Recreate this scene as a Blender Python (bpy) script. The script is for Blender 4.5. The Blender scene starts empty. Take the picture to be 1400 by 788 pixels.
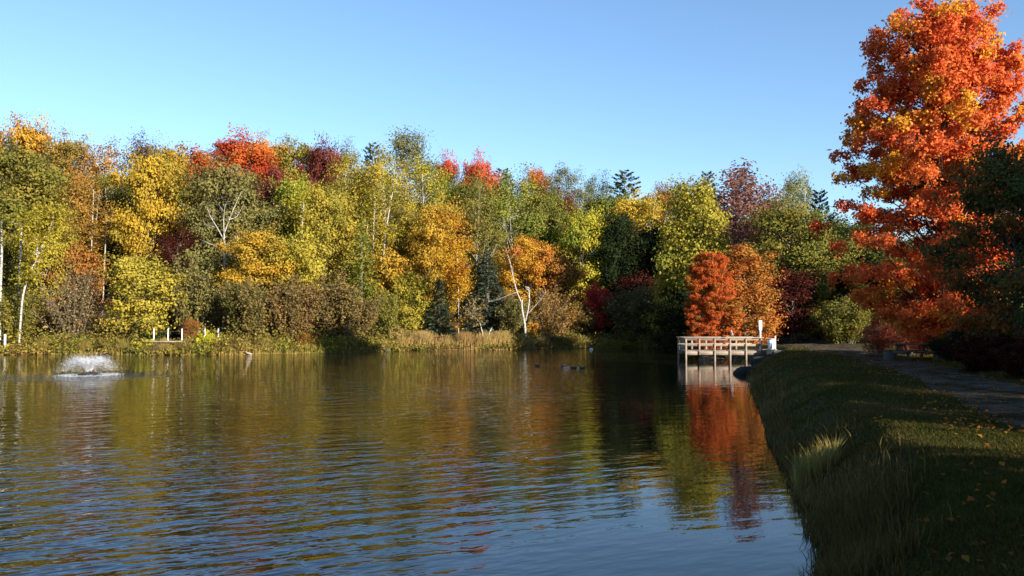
import bpy, math, random
import numpy as np

# ------------------------------------------------------------------ camera, sky, sun, exposure
SC = bpy.context.scene
COL = SC.collection
FPX, CXP, CYP, HOR = 1165.0, 700.0, 394.0, 440.0      # focal length in photo pixels, centre, horizon row
EYE = 2.6
cam_d = bpy.data.cameras.new('camera')
cam_d.sensor_width = 36.0
cam_d.lens = 36.0 * FPX / 1400.0
cam_d.clip_start = 0.05
cam_d.clip_end = 12000.0
cam = bpy.data.objects.new('camera', cam_d)
COL.objects.link(cam)
cam.location = (0, 0, EYE)
cam.rotation_euler = (math.radians(90) + math.atan((HOR - CYP) / FPX), 0, 0)
SC.camera = cam

SUN_EL = math.radians(16.5)
SUN_AZ = math.radians(136.0)          # clockwise from +Y, behind the camera and to the right
wd = bpy.data.worlds.new('World')
SC.world = wd
wd.use_nodes = True
wn = wd.node_tree
wn.nodes.clear()
sky = wn.nodes.new('ShaderNodeTexSky')
sky.sky_type = 'NISHITA'
sky.sun_disc = False
sky.sun_elevation = SUN_EL
sky.sun_rotation = SUN_AZ
sky.altitude = 300
sky.air_density = 1.0
sky.dust_density = 0.15
sky.ozone_density = 3.4
bg = wn.nodes.new('ShaderNodeBackground')
bg.inputs['Strength'].default_value = 0.103
wo = wn.nodes.new('ShaderNodeOutputWorld')
wn.links.new(sky.outputs[0], bg.inputs[0])
wn.links.new(bg.outputs[0], wo.inputs[0])
sun_d = bpy.data.lights.new('sun', 'SUN')
sun_d.energy = 5.0
sun_d.angle = math.radians(0.5)
sun_d.color = (1.0, 0.90, 0.75)
sun = bpy.data.objects.new('sun', sun_d)
COL.objects.link(sun)
sun.rotation_euler = (math.radians(90) - SUN_EL, 0, math.pi - SUN_AZ)
SC.view_settings.view_transform = 'Standard'
SC.view_settings.look = 'None'
SC.view_settings.exposure = 1.25
SC.view_settings.gamma = 1.0
SC.cycles.max_bounces = 6
SC.cycles.diffuse_bounces = 3
SC.cycles.glossy_bounces = 3
SC.cycles.transmission_bounces = 4
SC.cycles.use_denoising = True

RS = np.random.RandomState

# ------------------------------------------------------------------ mesh helpers
def mesh_np(name, V, F, attrs=None, mat=None, smooth=False):
    """V (n,3); F list of (m,k) index arrays; attrs: {name: per-face float array}"""
    me = bpy.data.meshes.new(name)
    V = np.asarray(V, dtype=np.float32)
    Fs = [np.asarray(f, dtype=np.int32) for f in (F if isinstance(F, list) else [F]) if len(f)]
    nl = sum(f.size for f in Fs)
    nf = sum(len(f) for f in Fs)
    me.vertices.add(len(V))
    me.vertices.foreach_set('co', V.ravel())
    me.loops.add(nl)
    me.polygons.add(nf)
    me.loops.foreach_set('vertex_index', np.concatenate([f.ravel() for f in Fs]))
    tot = np.concatenate([np.full(len(f), f.shape[1], np.int32) for f in Fs])
    st = np.concatenate([[0], np.cumsum(tot)[:-1]]).astype(np.int32)
    me.polygons.foreach_set('loop_start', st)
    if smooth:
        me.polygons.foreach_set('use_smooth', np.ones(nf, bool))
    me.update(calc_edges=True)
    for k, a in (attrs or {}).items():
        at = me.attributes.new(k, 'FLOAT', 'FACE')
        at.data.foreach_set('value', np.asarray(a, np.float32))
    if mat:
        me.materials.append(mat)
    return me

def link(name, me, parent=None, loc=None):
    o = bpy.data.objects.new(name, me)
    COL.objects.link(o)
    if parent:
        o.parent = parent
    if loc is not None:
        o.location = loc
    return o

def tag(o, label=None, cat=None, group=None, kind=None):
    if label: o['label'] = label
    if cat: o['category'] = cat
    if group: o['group'] = group
    if kind: o['kind'] = kind
    return o

def empty(name, loc, rz=0.0):
    o = bpy.data.objects.new(name, None)
    COL.objects.link(o)
    o.empty_display_size = 0.3
    o.location = loc
    o.rotation_euler = (0, 0, rz)
    return o

class MB:
    def __init__(s):
        s.V, s.Q, s.T, s.n = [], [], [], 0
    def add(s, V, Q=None, T=None):
        V = np.asarray(V, float).reshape(-1, 3)
        s.V.append(V)
        if Q is not None and len(Q): s.Q.append(np.asarray(Q, int).reshape(-1, 4) + s.n)
        if T is not None and len(T): s.T.append(np.asarray(T, int).reshape(-1, 3) + s.n)
        s.n += len(V)
    def box(s, c, d, rz=0.0, tilt=0.0, bev=0.0):
        hx, hy, hz = np.array(d) / 2.0
        b = min(bev, hx * .8, hy * .8)
        if b > 0:
            ring = [(-hx + b, -hy), (hx - b, -hy), (hx, -hy + b), (hx, hy - b), (hx - b, hy), (-hx + b, hy), (-hx, hy - b), (-hx, -hy + b)]
        else:
            ring = [(-hx, -hy), (hx, -hy), (hx, hy), (-hx, hy)]
        k = len(ring)
        P = np.array([(x, y, -hz) for x, y in ring] + [(x, y, hz) for x, y in ring])
        Q = [(i, (i + 1) % k, (i + 1) % k + k, i + k) for i in range(k)]
        T = []
        for i in range(1, k - 1):
            T += [(0, i + 1, i), (k, k + i, k + i + 1)]
        ct, stt = math.cos(tilt), math.sin(tilt)
        P = np.stack([P[:, 0], P[:, 1] * ct - P[:, 2] * stt, P[:, 1] * stt + P[:, 2] * ct], 1)
        cr, sr = math.cos(rz), math.sin(rz)
        P = np.stack([P[:, 0] * cr - P[:, 1] * sr, P[:, 0] * sr + P[:, 1] * cr, P[:, 2]], 1)
        s.add(P + np.array(c), Q, T)
    def tube(s, P, R, sides=5, cap=True):
        P = np.asarray(P, float)
        R = np.broadcast_to(np.asarray(R, float), (len(P),))
        d = np.gradient(P, axis=0)
        d /= np.linalg.norm(d, axis=1, keepdims=True) + 1e-9
        ref = np.array([0.0, 0.0, 1.0]) if abs(d[0, 2]) < .8 else np.array([1.0, 0.0, 0.0])
        a = np.cross(d, ref); a /= np.linalg.norm(a, axis=1, keepdims=True) + 1e-9
        b = np.cross(d, a)
        an = np.arange(sides) * 2 * math.pi / sides
        V = P[:, None, :] + R[:, None, None] * (np.cos(an)[None, :, None] * a[:, None, :] + np.sin(an)[None, :, None] * b[:, None, :])
        Q = []
        for i in range(len(P) - 1):
            for j in range(sides):
                k = (j + 1) % sides
                Q.append((i * sides + j, i * sides + k, (i + 1) * sides + k, (i + 1) * sides + j))
        T = []
        if cap:
            m = (len(P) - 1) * sides
            for j in range(1, sides - 1):
                T += [(0, j + 1, j), (m, m + j, m + j + 1)]
        s.add(V.reshape(-1, 3), Q, T)
    def lathe(s, prof, n=12, c=(0, 0, 0)):
        prof = np.asarray(prof, float)
        an = np.arange(n) * 2 * math.pi / n
        V = np.stack([prof[:, None, 0] * np.cos(an), prof[:, None, 0] * np.sin(an), np.repeat(prof[:, 1:2], n, 1)], -1).reshape(-1, 3)
        Q = [(i * n + j, i * n + (j + 1) % n, (i + 1) * n + (j + 1) % n, (i + 1) * n + j) for i in range(len(prof) - 1) for j in range(n)]
        s.add(V + np.array(c), Q)
    def rock(s, c, d, seed, nu=12, nv=8):
        r = RS(seed)
        u = np.linspace(0, 2 * math.pi, nu, endpoint=False); v = np.linspace(-math.pi / 2, math.pi / 2, nv)
        U, W = np.meshgrid(u, v)
        rad = 1 + .22 * np.sin(2 * U + r.rand() * 6) * np.cos(W) + .15 * np.sin(3 * U + 2 * W + r.rand() * 6) * np.cos(W) + .07 * r.randn(*U.shape) * np.cos(W)
        sx = np.sign(np.cos(U)) * np.abs(np.cos(U)) ** .8; sy = np.sign(np.sin(U)) * np.abs(np.sin(U)) ** .8
        V = np.stack([rad * np.cos(W) ** .7 * sx * d[0] / 2, rad * np.cos(W) ** .7 * sy * d[1] / 2, rad * np.sin(W) * d[2] / 2], -1).reshape(-1, 3)
        Q = [(i * nu + j, i * nu + (j + 1) % nu, (i + 1) * nu + (j + 1) % nu, (i + 1) * nu + j) for i in range(nv - 1) for j in range(nu)]
        s.add(V + np.array(c), Q)
    def mesh(s, name, mat, smooth=False):
        F = []
        if s.Q: F.append(np.concatenate(s.Q))
        if s.T: F.append(np.concatenate(s.T))
        return mesh_np(name, np.concatenate(s.V), F, None, mat, smooth)
    def build(s, name, mat, parent=None, loc=None, smooth=False):
        return link(name, s.mesh(name, mat, smooth), parent, loc)

# ------------------------------------------------------------------ materials
def newmat(name):
    m = bpy.data.materials.new(name)
    m.use_nodes = True
    nt = m.node_tree
    nt.nodes.clear()
    out = nt.nodes.new('ShaderNodeOutputMaterial')
    return m, nt, out

def N(nt, t, **kw):
    n = nt.nodes.new(t)
    for k, v in kw.items():
        if k.startswith('i_'):
            n.inputs[int(k[2:]) if k[2:].isdigit() else k[2:]].default_value = v
        else:
            setattr(n, k, v)
    return n

def noise(nt, scale, detail=3.0, vec=None, rough=.55):
    n = N(nt, 'ShaderNodeTexNoise')
    n.inputs['Scale'].default_value = scale
    n.inputs['Detail'].default_value = detail
    n.inputs['Roughness'].default_value = rough
    if vec is not None: nt.links.new(vec, n.inputs['Vector'])
    return n

def ramp(nt, fac, stops):
    r = N(nt, 'ShaderNodeValToRGB')
    el = r.color_ramp.elements
    while len(el) < len(stops): el.new(0.5)
    for e, (p, c) in zip(el, stops):
        e.position = p
        e.color = (*c, 1)
    nt.links.new(fac, r.inputs[0])
    return r

def leaf_material():
    m, nt, out = newmat('foliage')
    L = nt.links.new
    oa = [N(nt, 'ShaderNodeAttribute', attribute_type='OBJECT', attribute_name=k) for k in ('ca', 'cb', 'cc')]
    tone = N(nt, 'ShaderNodeAttribute', attribute_name='tone')
    clump = N(nt, 'ShaderNodeAttribute', attribute_name='clump')
    m1 = N(nt, 'ShaderNodeMix', data_type='RGBA')
    L(tone.outputs['Fac'], m1.inputs[0]); L(oa[0].outputs['Color'], m1.inputs[6]); L(oa[1].outputs['Color'], m1.inputs[7])
    mr = N(nt, 'ShaderNodeMapRange', clamp=True)
    mr.inputs[1].default_value = .55; mr.inputs[2].default_value = .95
    L(clump.outputs['Fac'], mr.inputs[0])
    m2 = N(nt, 'ShaderNodeMix', data_type='RGBA')
    L(mr.outputs[0], m2.inputs[0]); L(m1.outputs[2], m2.inputs[6]); L(oa[2].outputs['Color'], m2.inputs[7])
    mr2 = N(nt, 'ShaderNodeMapRange')
    mr2.inputs[3].default_value = .72; mr2.inputs[4].default_value = 1.28
    vn = N(nt, 'ShaderNodeAttribute', attribute_name='vary')
    L(vn.outputs['Fac'], mr2.inputs[0])
    sc = N(nt, 'ShaderNodeVectorMath', operation='SCALE')
    L(m2.outputs[2], sc.inputs[0]); L(mr2.outputs[0], sc.inputs['Scale'])
    d = N(nt, 'ShaderNodeBsdfDiffuse'); t = N(nt, 'ShaderNodeBsdfTranslucent')
    L(sc.outputs[0], d.inputs[0]); L(sc.outputs[0], t.inputs[0])
    mx = N(nt, 'ShaderNodeMixShader'); mx.inputs[0].default_value = .40
    L(d.outputs[0], mx.inputs[1]); L(t.outputs[0], mx.inputs[2])
    L(mx.outputs[0], out.inputs[0])
    return m

def simple(name, stops, scale=6.0, rough=.8, stretch=(1, 1, 1), bump=.0, detail=4):
    m, nt, out = newmat(name)
    L = nt.links.new
    tc = N(nt, 'ShaderNodeTexCoord')
    mp = N(nt, 'ShaderNodeMapping'); mp.inputs['Scale'].default_value = stretch
    L(tc.outputs['Object'], mp.inputs[0])
    n = noise(nt, scale, detail, mp.outputs[0])
    r = ramp(nt, n.outputs[0], stops)
    p = N(nt, 'ShaderNodeBsdfPrincipled'); p.inputs['Roughness'].default_value = rough
    L(r.outputs[0], p.inputs['Base Color'])
    if bump:
        b = N(nt, 'ShaderNodeBump'); b.inputs['Strength'].default_value = bump; b.inputs['Distance'].default_value = .02
        L(n.outputs[0], b.inputs['Height']); L(b.outputs[0], p.inputs['Normal'])
    L(p.outputs[0], out.inputs[0])
    return m

M_LEAF = leaf_material()
M_BARK = simple('grey_bark', [(.3, (.06, .05, .04)), (.7, (.17, .145, .115))], 5, .9, (3, 3, .6), .6)
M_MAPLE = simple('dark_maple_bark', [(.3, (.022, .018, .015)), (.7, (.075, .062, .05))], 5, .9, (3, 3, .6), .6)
M_BIRCH = simple('white_bark', [(.36, (.10, .085, .075)), (.47, (.36, .335, .30)), (.7, (.52, .49, .45))], 4, .7, (.8, .8, 3.0), .2)
M_WOOD = simple('weathered_wood', [(.3, (.17, .13, .095)), (.7, (.33, .27, .21))], 4, .8, (1, 6, 6), .25)
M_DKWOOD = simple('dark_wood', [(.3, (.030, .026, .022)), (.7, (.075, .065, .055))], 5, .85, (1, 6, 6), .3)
M_WHITE = simple('white_paint', [(.3, (.68, .69, .70)), (.7, (.82, .82, .82))], 3, .5)
M_BLUE = simple('blue_grey_plastic', [(.3, (.16, .19, .30)), (.7, (.24, .28, .42))], 6, .5)
M_ROCK = simple('grey_rock', [(.3, (.10, .09, .08)), (.7, (.30, .27, .24))], 3, .9, (1, 1, 1), .8)
M_DKROCK = simple('dark_wet_rock', [(.3, (.010, .010, .009)), (.7, (.035, .032, .028))], 3, .95, (1, 1, 1), .8)
M_PALE = simple('bleached_wood', [(.3, (.22, .19, .155)), (.7, (.42, .38, .32))], 4, .8, (1, 5, 5), .3)
M_DUCK = simple('brown_feathers', [(.3, (.02, .016, .013)), (.7, (.075, .06, .045))], 14, .8)
M_GULL = simple('white_feathers', [(.3, (.70, .70, .70)), (.7, (.82, .82, .82))], 8, .7)
M_BLACK = simple('black_rubber', [(.3, (.012, .012, .013)), (.7, (.03, .03, .03))], 8, .5)

# ------------------------------------------------------------------ the place: pond outline and terrain
def P(px, D):                       # ground position seen in photo column px at distance D
    return (px - CXP) / FPX * D, D
def PY(px, y):                      # point on the water seen at photo pixel (px, y)
    return P(px, EYE * FPX / (y - HOR))

_far = [(-900, 489), (-500, 488), (-200, 487), (0, 485.5), (60, 484.5), (130, 484.5), (200, 486), (300, 485.5), (400, 484), (480, 482), (560, 479.5),
        (640, 479), (700, 478), (760, 476.5), (830, 476), (900, 475), (935, 475.5), (950, 481)]
_near = [(985, 487.5), (1030, 490), (1050, 494), (1032, 505), (1022, 520), (1036, 545), (1050, 575), (1056, 600), (1076, 640), (1112, 720), (1126, 788)]
SHORE = [PY(*p) for p in _far + _near] + [(2.35, 7.0), (1.3, 5.2), (-0.6, 3.4), (-6, 1.6), (-30, -1.0), (-90, 4.0)]
SHORE = np.array(SHORE)

def seg_dist(X, Y, poly, closed=True):
    d = np.full(X.shape, 1e9)
    n = len(poly)
    for i in range(n if closed else n - 1):
        a, b = poly[i], poly[(i + 1) % n]
        ab = b - a
        t = np.clip(((X - a[0]) * ab[0] + (Y - a[1]) * ab[1]) / (ab @ ab), 0, 1)
        d = np.minimum(d, np.hypot(X - a[0] - t * ab[0], Y - a[1] - t * ab[1]))
    return d

def shore_sd(X, Y):                 # + on land, - in the pond
    X = np.asarray(X, float); Y = np.asarray(Y, float)
    ins = np.zeros(X.shape, bool)
    n = len(SHORE)
    for i in range(n):
        (x0, y0), (x1, y1) = SHORE[i], SHORE[(i + 1) % n]
        if y0 == y1: continue
        c = ((y0 > Y) != (y1 > Y)) & (X < (x1 - x0) * (Y - y0) / (y1 - y0) + x0)
        ins ^= c
    d = seg_dist(X, Y, SHORE)
    return np.where(ins, -d, d)

PATH = np.array([(3.5, 0.0), (6.6, 7.0), (8.9, 13.0), (11.4, 20.0), (14.1, 29.0), (16.9, 40.0), (19.3, 50.0), (21.6, 60.0), (24.0, 72.0), (27.5, 90.0), (33, 120.0)])
PATH_W = 1.2

def ss(t):
    t = np.clip(t, 0, 1)
    return t * t * (3 - 2 * t)

def ground(X, Y):
    X = np.asarray(X, float); Y = np.asarray(Y, float)
    sd = shore_sd(X, Y)
    sn = sd + .18 * np.sin(X * 1.7 + Y * .6) * np.cos(Y * 1.3) * ss((90 - Y) / 60) 
    right = ss((X - .18 * Y + 6) / 6) * ss((72 - Y) / 12)        # the mown bank beside the camera
    bank = .93 * ss((sn + .25) / 1.9) + .02
    shore = .30 * ss(sn / 1.0) + .35 * ss((sd - 1) / 5)
    z = shore * (1 - right) + bank * right
    hill = 8.5 * ss((sd - 5) / 48) * ss((130 - X * 2.2) / 130) * ss((Y - 55) / 25) + 2.0 * ss((sd - 5) / 60) * ss((Y - 62) / 30)
    z = z + hill
    z = z + ss(sd / 3) * (.05 * np.sin(X * .9 + 1.3) * np.sin(Y * .7) + .03 * np.sin(X * 2.3) * np.cos(Y * 1.9 + X))
    wet = np.maximum(-1.5, sn * .55)
    z = np.where(sn > 0, z, wet)
    pd = seg_dist(X, Y, PATH, False)
    z = z - .05 * ss((PATH_W - pd) / .3 + .5)
    return z

def gz(x, y):
    return float(ground(np.array([x]), np.array([y]))[0])

def axis(lo, hi, fine, lim):
    a = list(np.arange(lo, hi + fine, fine))
    st, v = fine, hi
    while v < lim:
        st *= 1.35; v += st; a.append(v)
    st, v = fine, lo
    while v > -lim:
        st *= 1.35; v -= st; a.insert(0, v)
    return np.array(a)

xs = np.unique(np.concatenate([axis(-70, 45, .9, 5000), np.arange(0, 24, .3)]))
ys = np.unique(np.concatenate([axis(-10, 125, .9, 5000), np.arange(2, 60, .4)]))
GX, GY = np.meshgrid(xs, ys)
GZ = ground(GX, GY)
nx, ny = len(xs), len(ys)
I = np.arange(nx * ny).reshape(ny, nx)
Q = np.stack([I[:-1, :-1], I[:-1, 1:], I[1:, 1:], I[1:, :-1]], -1).reshape(-1, 4)

def ground_material():
    m, nt, out = newmat('earth_and_grass')
    L = nt.links.new
    geo = N(nt, 'ShaderNodeNewGeometry')
    cov = N(nt, 'ShaderNodeAttribute', attribute_name='cover')
    n1 = noise(nt, 1.3, 6, geo.outputs['Position']); n2 = noise(nt, 14, 4, geo.outputs['Position'])
    litter = ramp(nt, n2.outputs[0], [(.3, (.035, .022, .012)), (.5, (.12, .065, .025)), (.7, (.22, .12, .035))])
    grass = ramp(nt, n1.outputs[0], [(.3, (.035, .042, .012)), (.5, (.055, .056, .017)), (.72, (.10, .08, .03))])
    ad = N(nt, 'ShaderNodeMath', operation='MULTIPLY_ADD'); ad.inputs[1].default_value = .6; ad.inputs[2].default_value = -.3
    L(n1.outputs[0], ad.inputs[0])
    a2 = N(nt, 'ShaderNodeMath', operation='ADD', use_clamp=True); L(cov.outputs['Fac'], a2.inputs[0]); L(ad.outputs[0], a2.inputs[1])
    mx = N(nt, 'ShaderNodeMix', data_type='RGBA'); L(a2.outputs[0], mx.inputs[0]); L(litter.outputs[0], mx.inputs[6]); L(grass.outputs[0], mx.inputs[7])
    p = N(nt, 'ShaderNodeBsdfPrincipled'); p.inputs['Roughness'].default_value = .95
    p.inputs['Specular IOR Level'].default_value = .1
    L(mx.outputs[2], p.inputs['Base Color'])
    b = N(nt, 'ShaderNodeBump'); b.inputs['Strength'].default_value = .7; b.inputs['Distance'].default_value = .06
    L(n2.outputs[0], b.inputs['Height']); L(b.outputs[0], p.inputs['Normal'])
    L(p.outputs[0], out.inputs[0])
    return m

sdg = shore_sd(GX, GY)
cover = ss((GX - .18 * GY + 6) / 4) * ss((74 - GY) / 10) * ss((seg_dist(GX, GY, PATH, False) * -1 + 7.5) / 3)
cover = np.maximum(cover, .8 * ss((2.2 - sdg) / 1.0) * (GX < -40))
cf = (cover[:-1, :-1] + cover[1:, 1:]) / 2
g = link('ground', mesh_np('ground', np.stack([GX, GY, GZ], -1).reshape(-1, 3), Q, {'cover': cf.ravel()}, ground_material(), True))
tag(g, kind='structure')

# path
def path_mesh():
    t = np.concatenate([[0], np.cumsum(np.hypot(*np.diff(PATH, axis=0).T))])
    s = np.arange(0, t[-1], .35)
    cx = np.interp(s, t, PATH[:, 0]); cy = np.interp(s, t, PATH[:, 1])
    k = np.ones(15) / 15
    cx = np.convolve(np.pad(cx, 7, 'edge'), k, 'valid'); cy = np.convolve(np.pad(cy, 7, 'edge'), k, 'valid')
    dx, dy = np.gradient(cx), np.gradient(cy)
    l = np.hypot(dx, dy); nxv, nyv = dy / l, -dx / l
    r = RS(3)
    wig = np.convolve(r.randn(len(s) + 20), np.ones(21) / 21, 'valid') * .5
    wig2 = np.convolve(r.randn(len(s) + 20), np.ones(21) / 21, 'valid') * .5
    u = np.linspace(-1, 1, 11)
    wide = 1.1 * ss((cy - 38) / 20)
    W = np.where(u[None] < 0, PATH_W + (wig + wide)[:, None], PATH_W + (wig2 + wide)[:, None])
    X = cx[:, None] + nxv[:, None] * u[None] * W
    Y = cy[:, None] + nyv[:, None] * u[None] * W
    Z = ground(X, Y) + .03 + .05 * ss((seg_dist(X, Y, PATH, False) * -1 + PATH_W) / .3 + .5) * (1 - np.abs(u[None]) ** 4) - .012 * np.abs(u[None])
    J = np.arange(X.size).reshape(X.shape)
    Qp = np.stack([J[:-1, :-1], J[:-1, 1:], J[1:, 1:], J[1:, :-1]], -1).reshape(-1, 4)
    return np.stack([X, Y, Z], -1).reshape(-1, 3), Qp
def dull(m, v=.08):
    [n for n in m.node_tree.nodes if n.type == 'BSDF_PRINCIPLED'][0].inputs['Specular IOR Level'].default_value = v
    return m
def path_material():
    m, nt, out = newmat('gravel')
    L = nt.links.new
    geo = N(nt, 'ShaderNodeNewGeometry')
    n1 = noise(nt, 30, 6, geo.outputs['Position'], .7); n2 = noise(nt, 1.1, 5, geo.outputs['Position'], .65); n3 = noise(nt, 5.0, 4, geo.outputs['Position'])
    stone = ramp(nt, n1.outputs[0], [(.30, (.045, .037, .028)), (.5, (.095, .078, .058)), (.72, (.20, .17, .13))])  # darker than the real gravel, shade of the bank put into the colour
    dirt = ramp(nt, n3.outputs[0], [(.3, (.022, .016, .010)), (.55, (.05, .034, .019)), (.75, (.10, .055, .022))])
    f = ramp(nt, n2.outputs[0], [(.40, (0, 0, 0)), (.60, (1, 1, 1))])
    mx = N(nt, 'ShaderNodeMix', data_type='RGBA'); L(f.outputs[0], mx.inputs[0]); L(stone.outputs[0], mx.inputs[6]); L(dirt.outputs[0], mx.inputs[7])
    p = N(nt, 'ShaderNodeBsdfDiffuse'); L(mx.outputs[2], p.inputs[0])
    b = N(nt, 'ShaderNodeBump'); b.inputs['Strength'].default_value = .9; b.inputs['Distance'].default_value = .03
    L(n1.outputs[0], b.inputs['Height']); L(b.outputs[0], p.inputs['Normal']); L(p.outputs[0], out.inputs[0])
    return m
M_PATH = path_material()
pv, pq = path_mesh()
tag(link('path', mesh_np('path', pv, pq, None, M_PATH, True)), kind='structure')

# ------------------------------------------------------------------ water
FOUNT = PY(123, 513)
def water_material():
    m, nt, out = newmat('pond_water')
    L = nt.links.new
    geo = N(nt, 'ShaderNodeNewGeometry')
    pos = geo.outputs['Position']
    def mapped(rot, scale):
        m0 = N(nt, 'ShaderNodeMapping'); m0.inputs['Rotation'].default_value = (0, 0, math.radians(rot)); L(pos, m0.inputs[0])
        mp = N(nt, 'ShaderNodeMapping'); mp.inputs['Scale'].default_value = scale
        L(m0.outputs[0], mp.inputs[0]); return mp.outputs[0]
    def mth(op, a, b=None, c=None, clamp=False):
        n = N(nt, 'ShaderNodeMath', operation=op, use_clamp=clamp)
        for i, v in enumerate((a, b, c)):
            if v is None: continue
            if isinstance(v, (int, float)): n.inputs[i].default_value = v
            else: L(v, n.inputs[i])
        return n.outputs[0]
    w1 = noise(nt, 1.0, 2.0, mapped(-24, (.72, 1.8, 1)), .45)
    w2 = noise(nt, 1.0, 2.0, mapped(-30, (2.0, 4.4, 1)), .5)
    w3 = noise(nt, 1.0, 1.0, mapped(8, (3.2, 7.5, 1)), .5)
    gust = noise(nt, .055, 2.0, mapped(30, (1, 1.7, 1)), .5)
    gm = N(nt, 'ShaderNodeMapRange', clamp=True); gm.inputs[1].default_value = .36; gm.inputs[2].default_value = .62
    gm.inputs[3].default_value = .35; gm.inputs[4].default_value = 1.0
    L(gust.outputs[0], gm.inputs[0])
    sx = N(nt, 'ShaderNodeSeparateXYZ'); L(pos, sx.inputs[0])
    # calm water in the lee of the near bank
    lee = N(nt, 'ShaderNodeMapRange', clamp=True, interpolation_type='SMOOTHSTEP')
    lee.inputs[1].default_value = .6; lee.inputs[2].default_value = -6.0; lee.inputs[3].default_value = .17; lee.inputs[4].default_value = 1.0
    L(mth('SUBTRACT', sx.outputs[0], mth('MULTIPLY', sx.outputs[1], .19)), lee.inputs[0])
    # rings spreading from the fountain
    sub = N(nt, 'ShaderNodeVectorMath', operation='DISTANCE'); sub.inputs[1].default_value = (FOUNT[0], FOUNT[1], 0); L(pos, sub.inputs[0])
    fr = sub.outputs['Value']
    near = N(nt, 'ShaderNodeMapRange', clamp=True, interpolation_type='SMOOTHSTEP')
    near.inputs[1].default_value = 2.0; near.inputs[2].default_value = 5.2; near.inputs[3].default_value = 1.0; near.inputs[4].default_value = 0.0
    L(fr, near.inputs[0])
    w4 = noise(nt, 3.0, 3.0, pos, .6)
    ring = mth('SINE', mth('ADD', mth('MULTIPLY', fr, 9.0), mth('MULTIPLY', w4.outputs[0], 5.0)))
    amp = mth('MULTIPLY', gm.outputs[0], lee.outputs[0])
    h = mth('ADD', mth('MULTIPLY', w1.outputs[0], .070), mth('MULTIPLY', w2.outputs[0], .030))
    h = mth('ADD', h, mth('MULTIPLY', w3.outputs[0], .0035))
    h = mth('MULTIPLY', h, amp)
    hf = mth('MULTIPLY', mth('ADD', mth('MULTIPLY', ring, .022), mth('MULTIPLY', w4.outputs[0], .22)), near.outputs[0])
    h = mth('ADD', h, hf)
    b = N(nt, 'ShaderNodeBump'); b.inputs['Strength'].default_value = 1.0; b.inputs['Distance'].default_value = 1.0
    L(h, b.inputs['Height'])
    p = N(nt, 'ShaderNodeBsdfPrincipled')
    p.inputs['Base Color'].default_value = (.012, .012, .006, 1)
    p.inputs['Roughness'].default_value = .015
    p.inputs['IOR'].default_value = 1.33
    L(b.outputs[0], p.inputs['Normal'])
    L(p.outputs[0], out.inputs[0])
    return m
wv = MB()
wx = np.array([-400, -120, -40, 0, 40, 120.]); wy = np.array([-30, 20, 60, 130.])
# outline of the sheet runs a little under the banks
cen = SHORE.mean(0)
sh = np.array(SHORE)
nrm = []
for i in range(len(sh)):
    a, b2 = sh[i - 1], sh[(i + 1) % len(sh)]
    t = (b2 - a) / np.linalg.norm(b2 - a); nrm.append((t[1], -t[0]))
nrm = np.array(nrm)
if shore_sd(*(sh[3] + nrm[3] * .2).reshape(2, 1))[0] < 0: nrm = -nrm
ol = sh + nrm * .7
wm = bpy.data.meshes.new('pond_water')
wm.from_pydata([(x, y, 0.0) for x, y in ol], [], [list(range(len(ol)))])
wm.materials.append(water_material())
wo_ = link('pond_water', wm)
tag(wo_, kind='structure')

# ------------------------------------------------------------------ tree meshes
def leaves(C, size, r, aspect=.62, up=.35, fold=.18, dirs=None, dj=.5, nb=None, nj=.6):
    n = len(C)
    nrm = r.randn(n, 3)
    if nb is not None:
        nrm = nb + nj * nrm
    else:
        nrm[:, 2] = np.abs(nrm[:, 2]) + up
    nrm /= np.linalg.norm(nrm, axis=1, keepdims=True)
    a = r.randn(n, 3) if dirs is None else dirs + dj * r.randn(n, 3)
    a -= (a * nrm).sum(1, keepdims=True) * nrm
    a /= np.linalg.norm(a, axis=1, keepdims=True) + 1e-9
    b = np.cross(nrm, a)
    s = (size * (.65 + .7 * r.rand(n)))[:, None]
    V = np.empty((n, 4, 3))
    V[:, 0] = C - a * s * .5
    V[:, 1] = C + b * s * aspect * .5 + nrm * s * fold + a * s * .08
    V[:, 2] = C + a * s * .5
    V[:, 3] = C - b * s * aspect * .5 + nrm * s * fold + a * s * .08
    return V.reshape(-1, 3)

def crown_mesh(name, C, size, clump, tone, r, **kw):
    V = leaves(C, size, r, **kw)
    n = len(C)
    Qd = np.arange(4 * n).reshape(n, 4)
    return mesh_np(name, V, Qd, {'tone': np.clip(tone, 0, 1), 'clump': clump, 'vary': np.clip(.5 + .28 * r.randn(n), 0, 1)}, M_LEAF)

def bez(p0, p1, p2, n):
    t = np.linspace(0, 1, n)[:, None]
    return (1 - t) ** 2 * p0 + 2 * t * (1 - t) * p1 + t * t * p2

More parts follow.
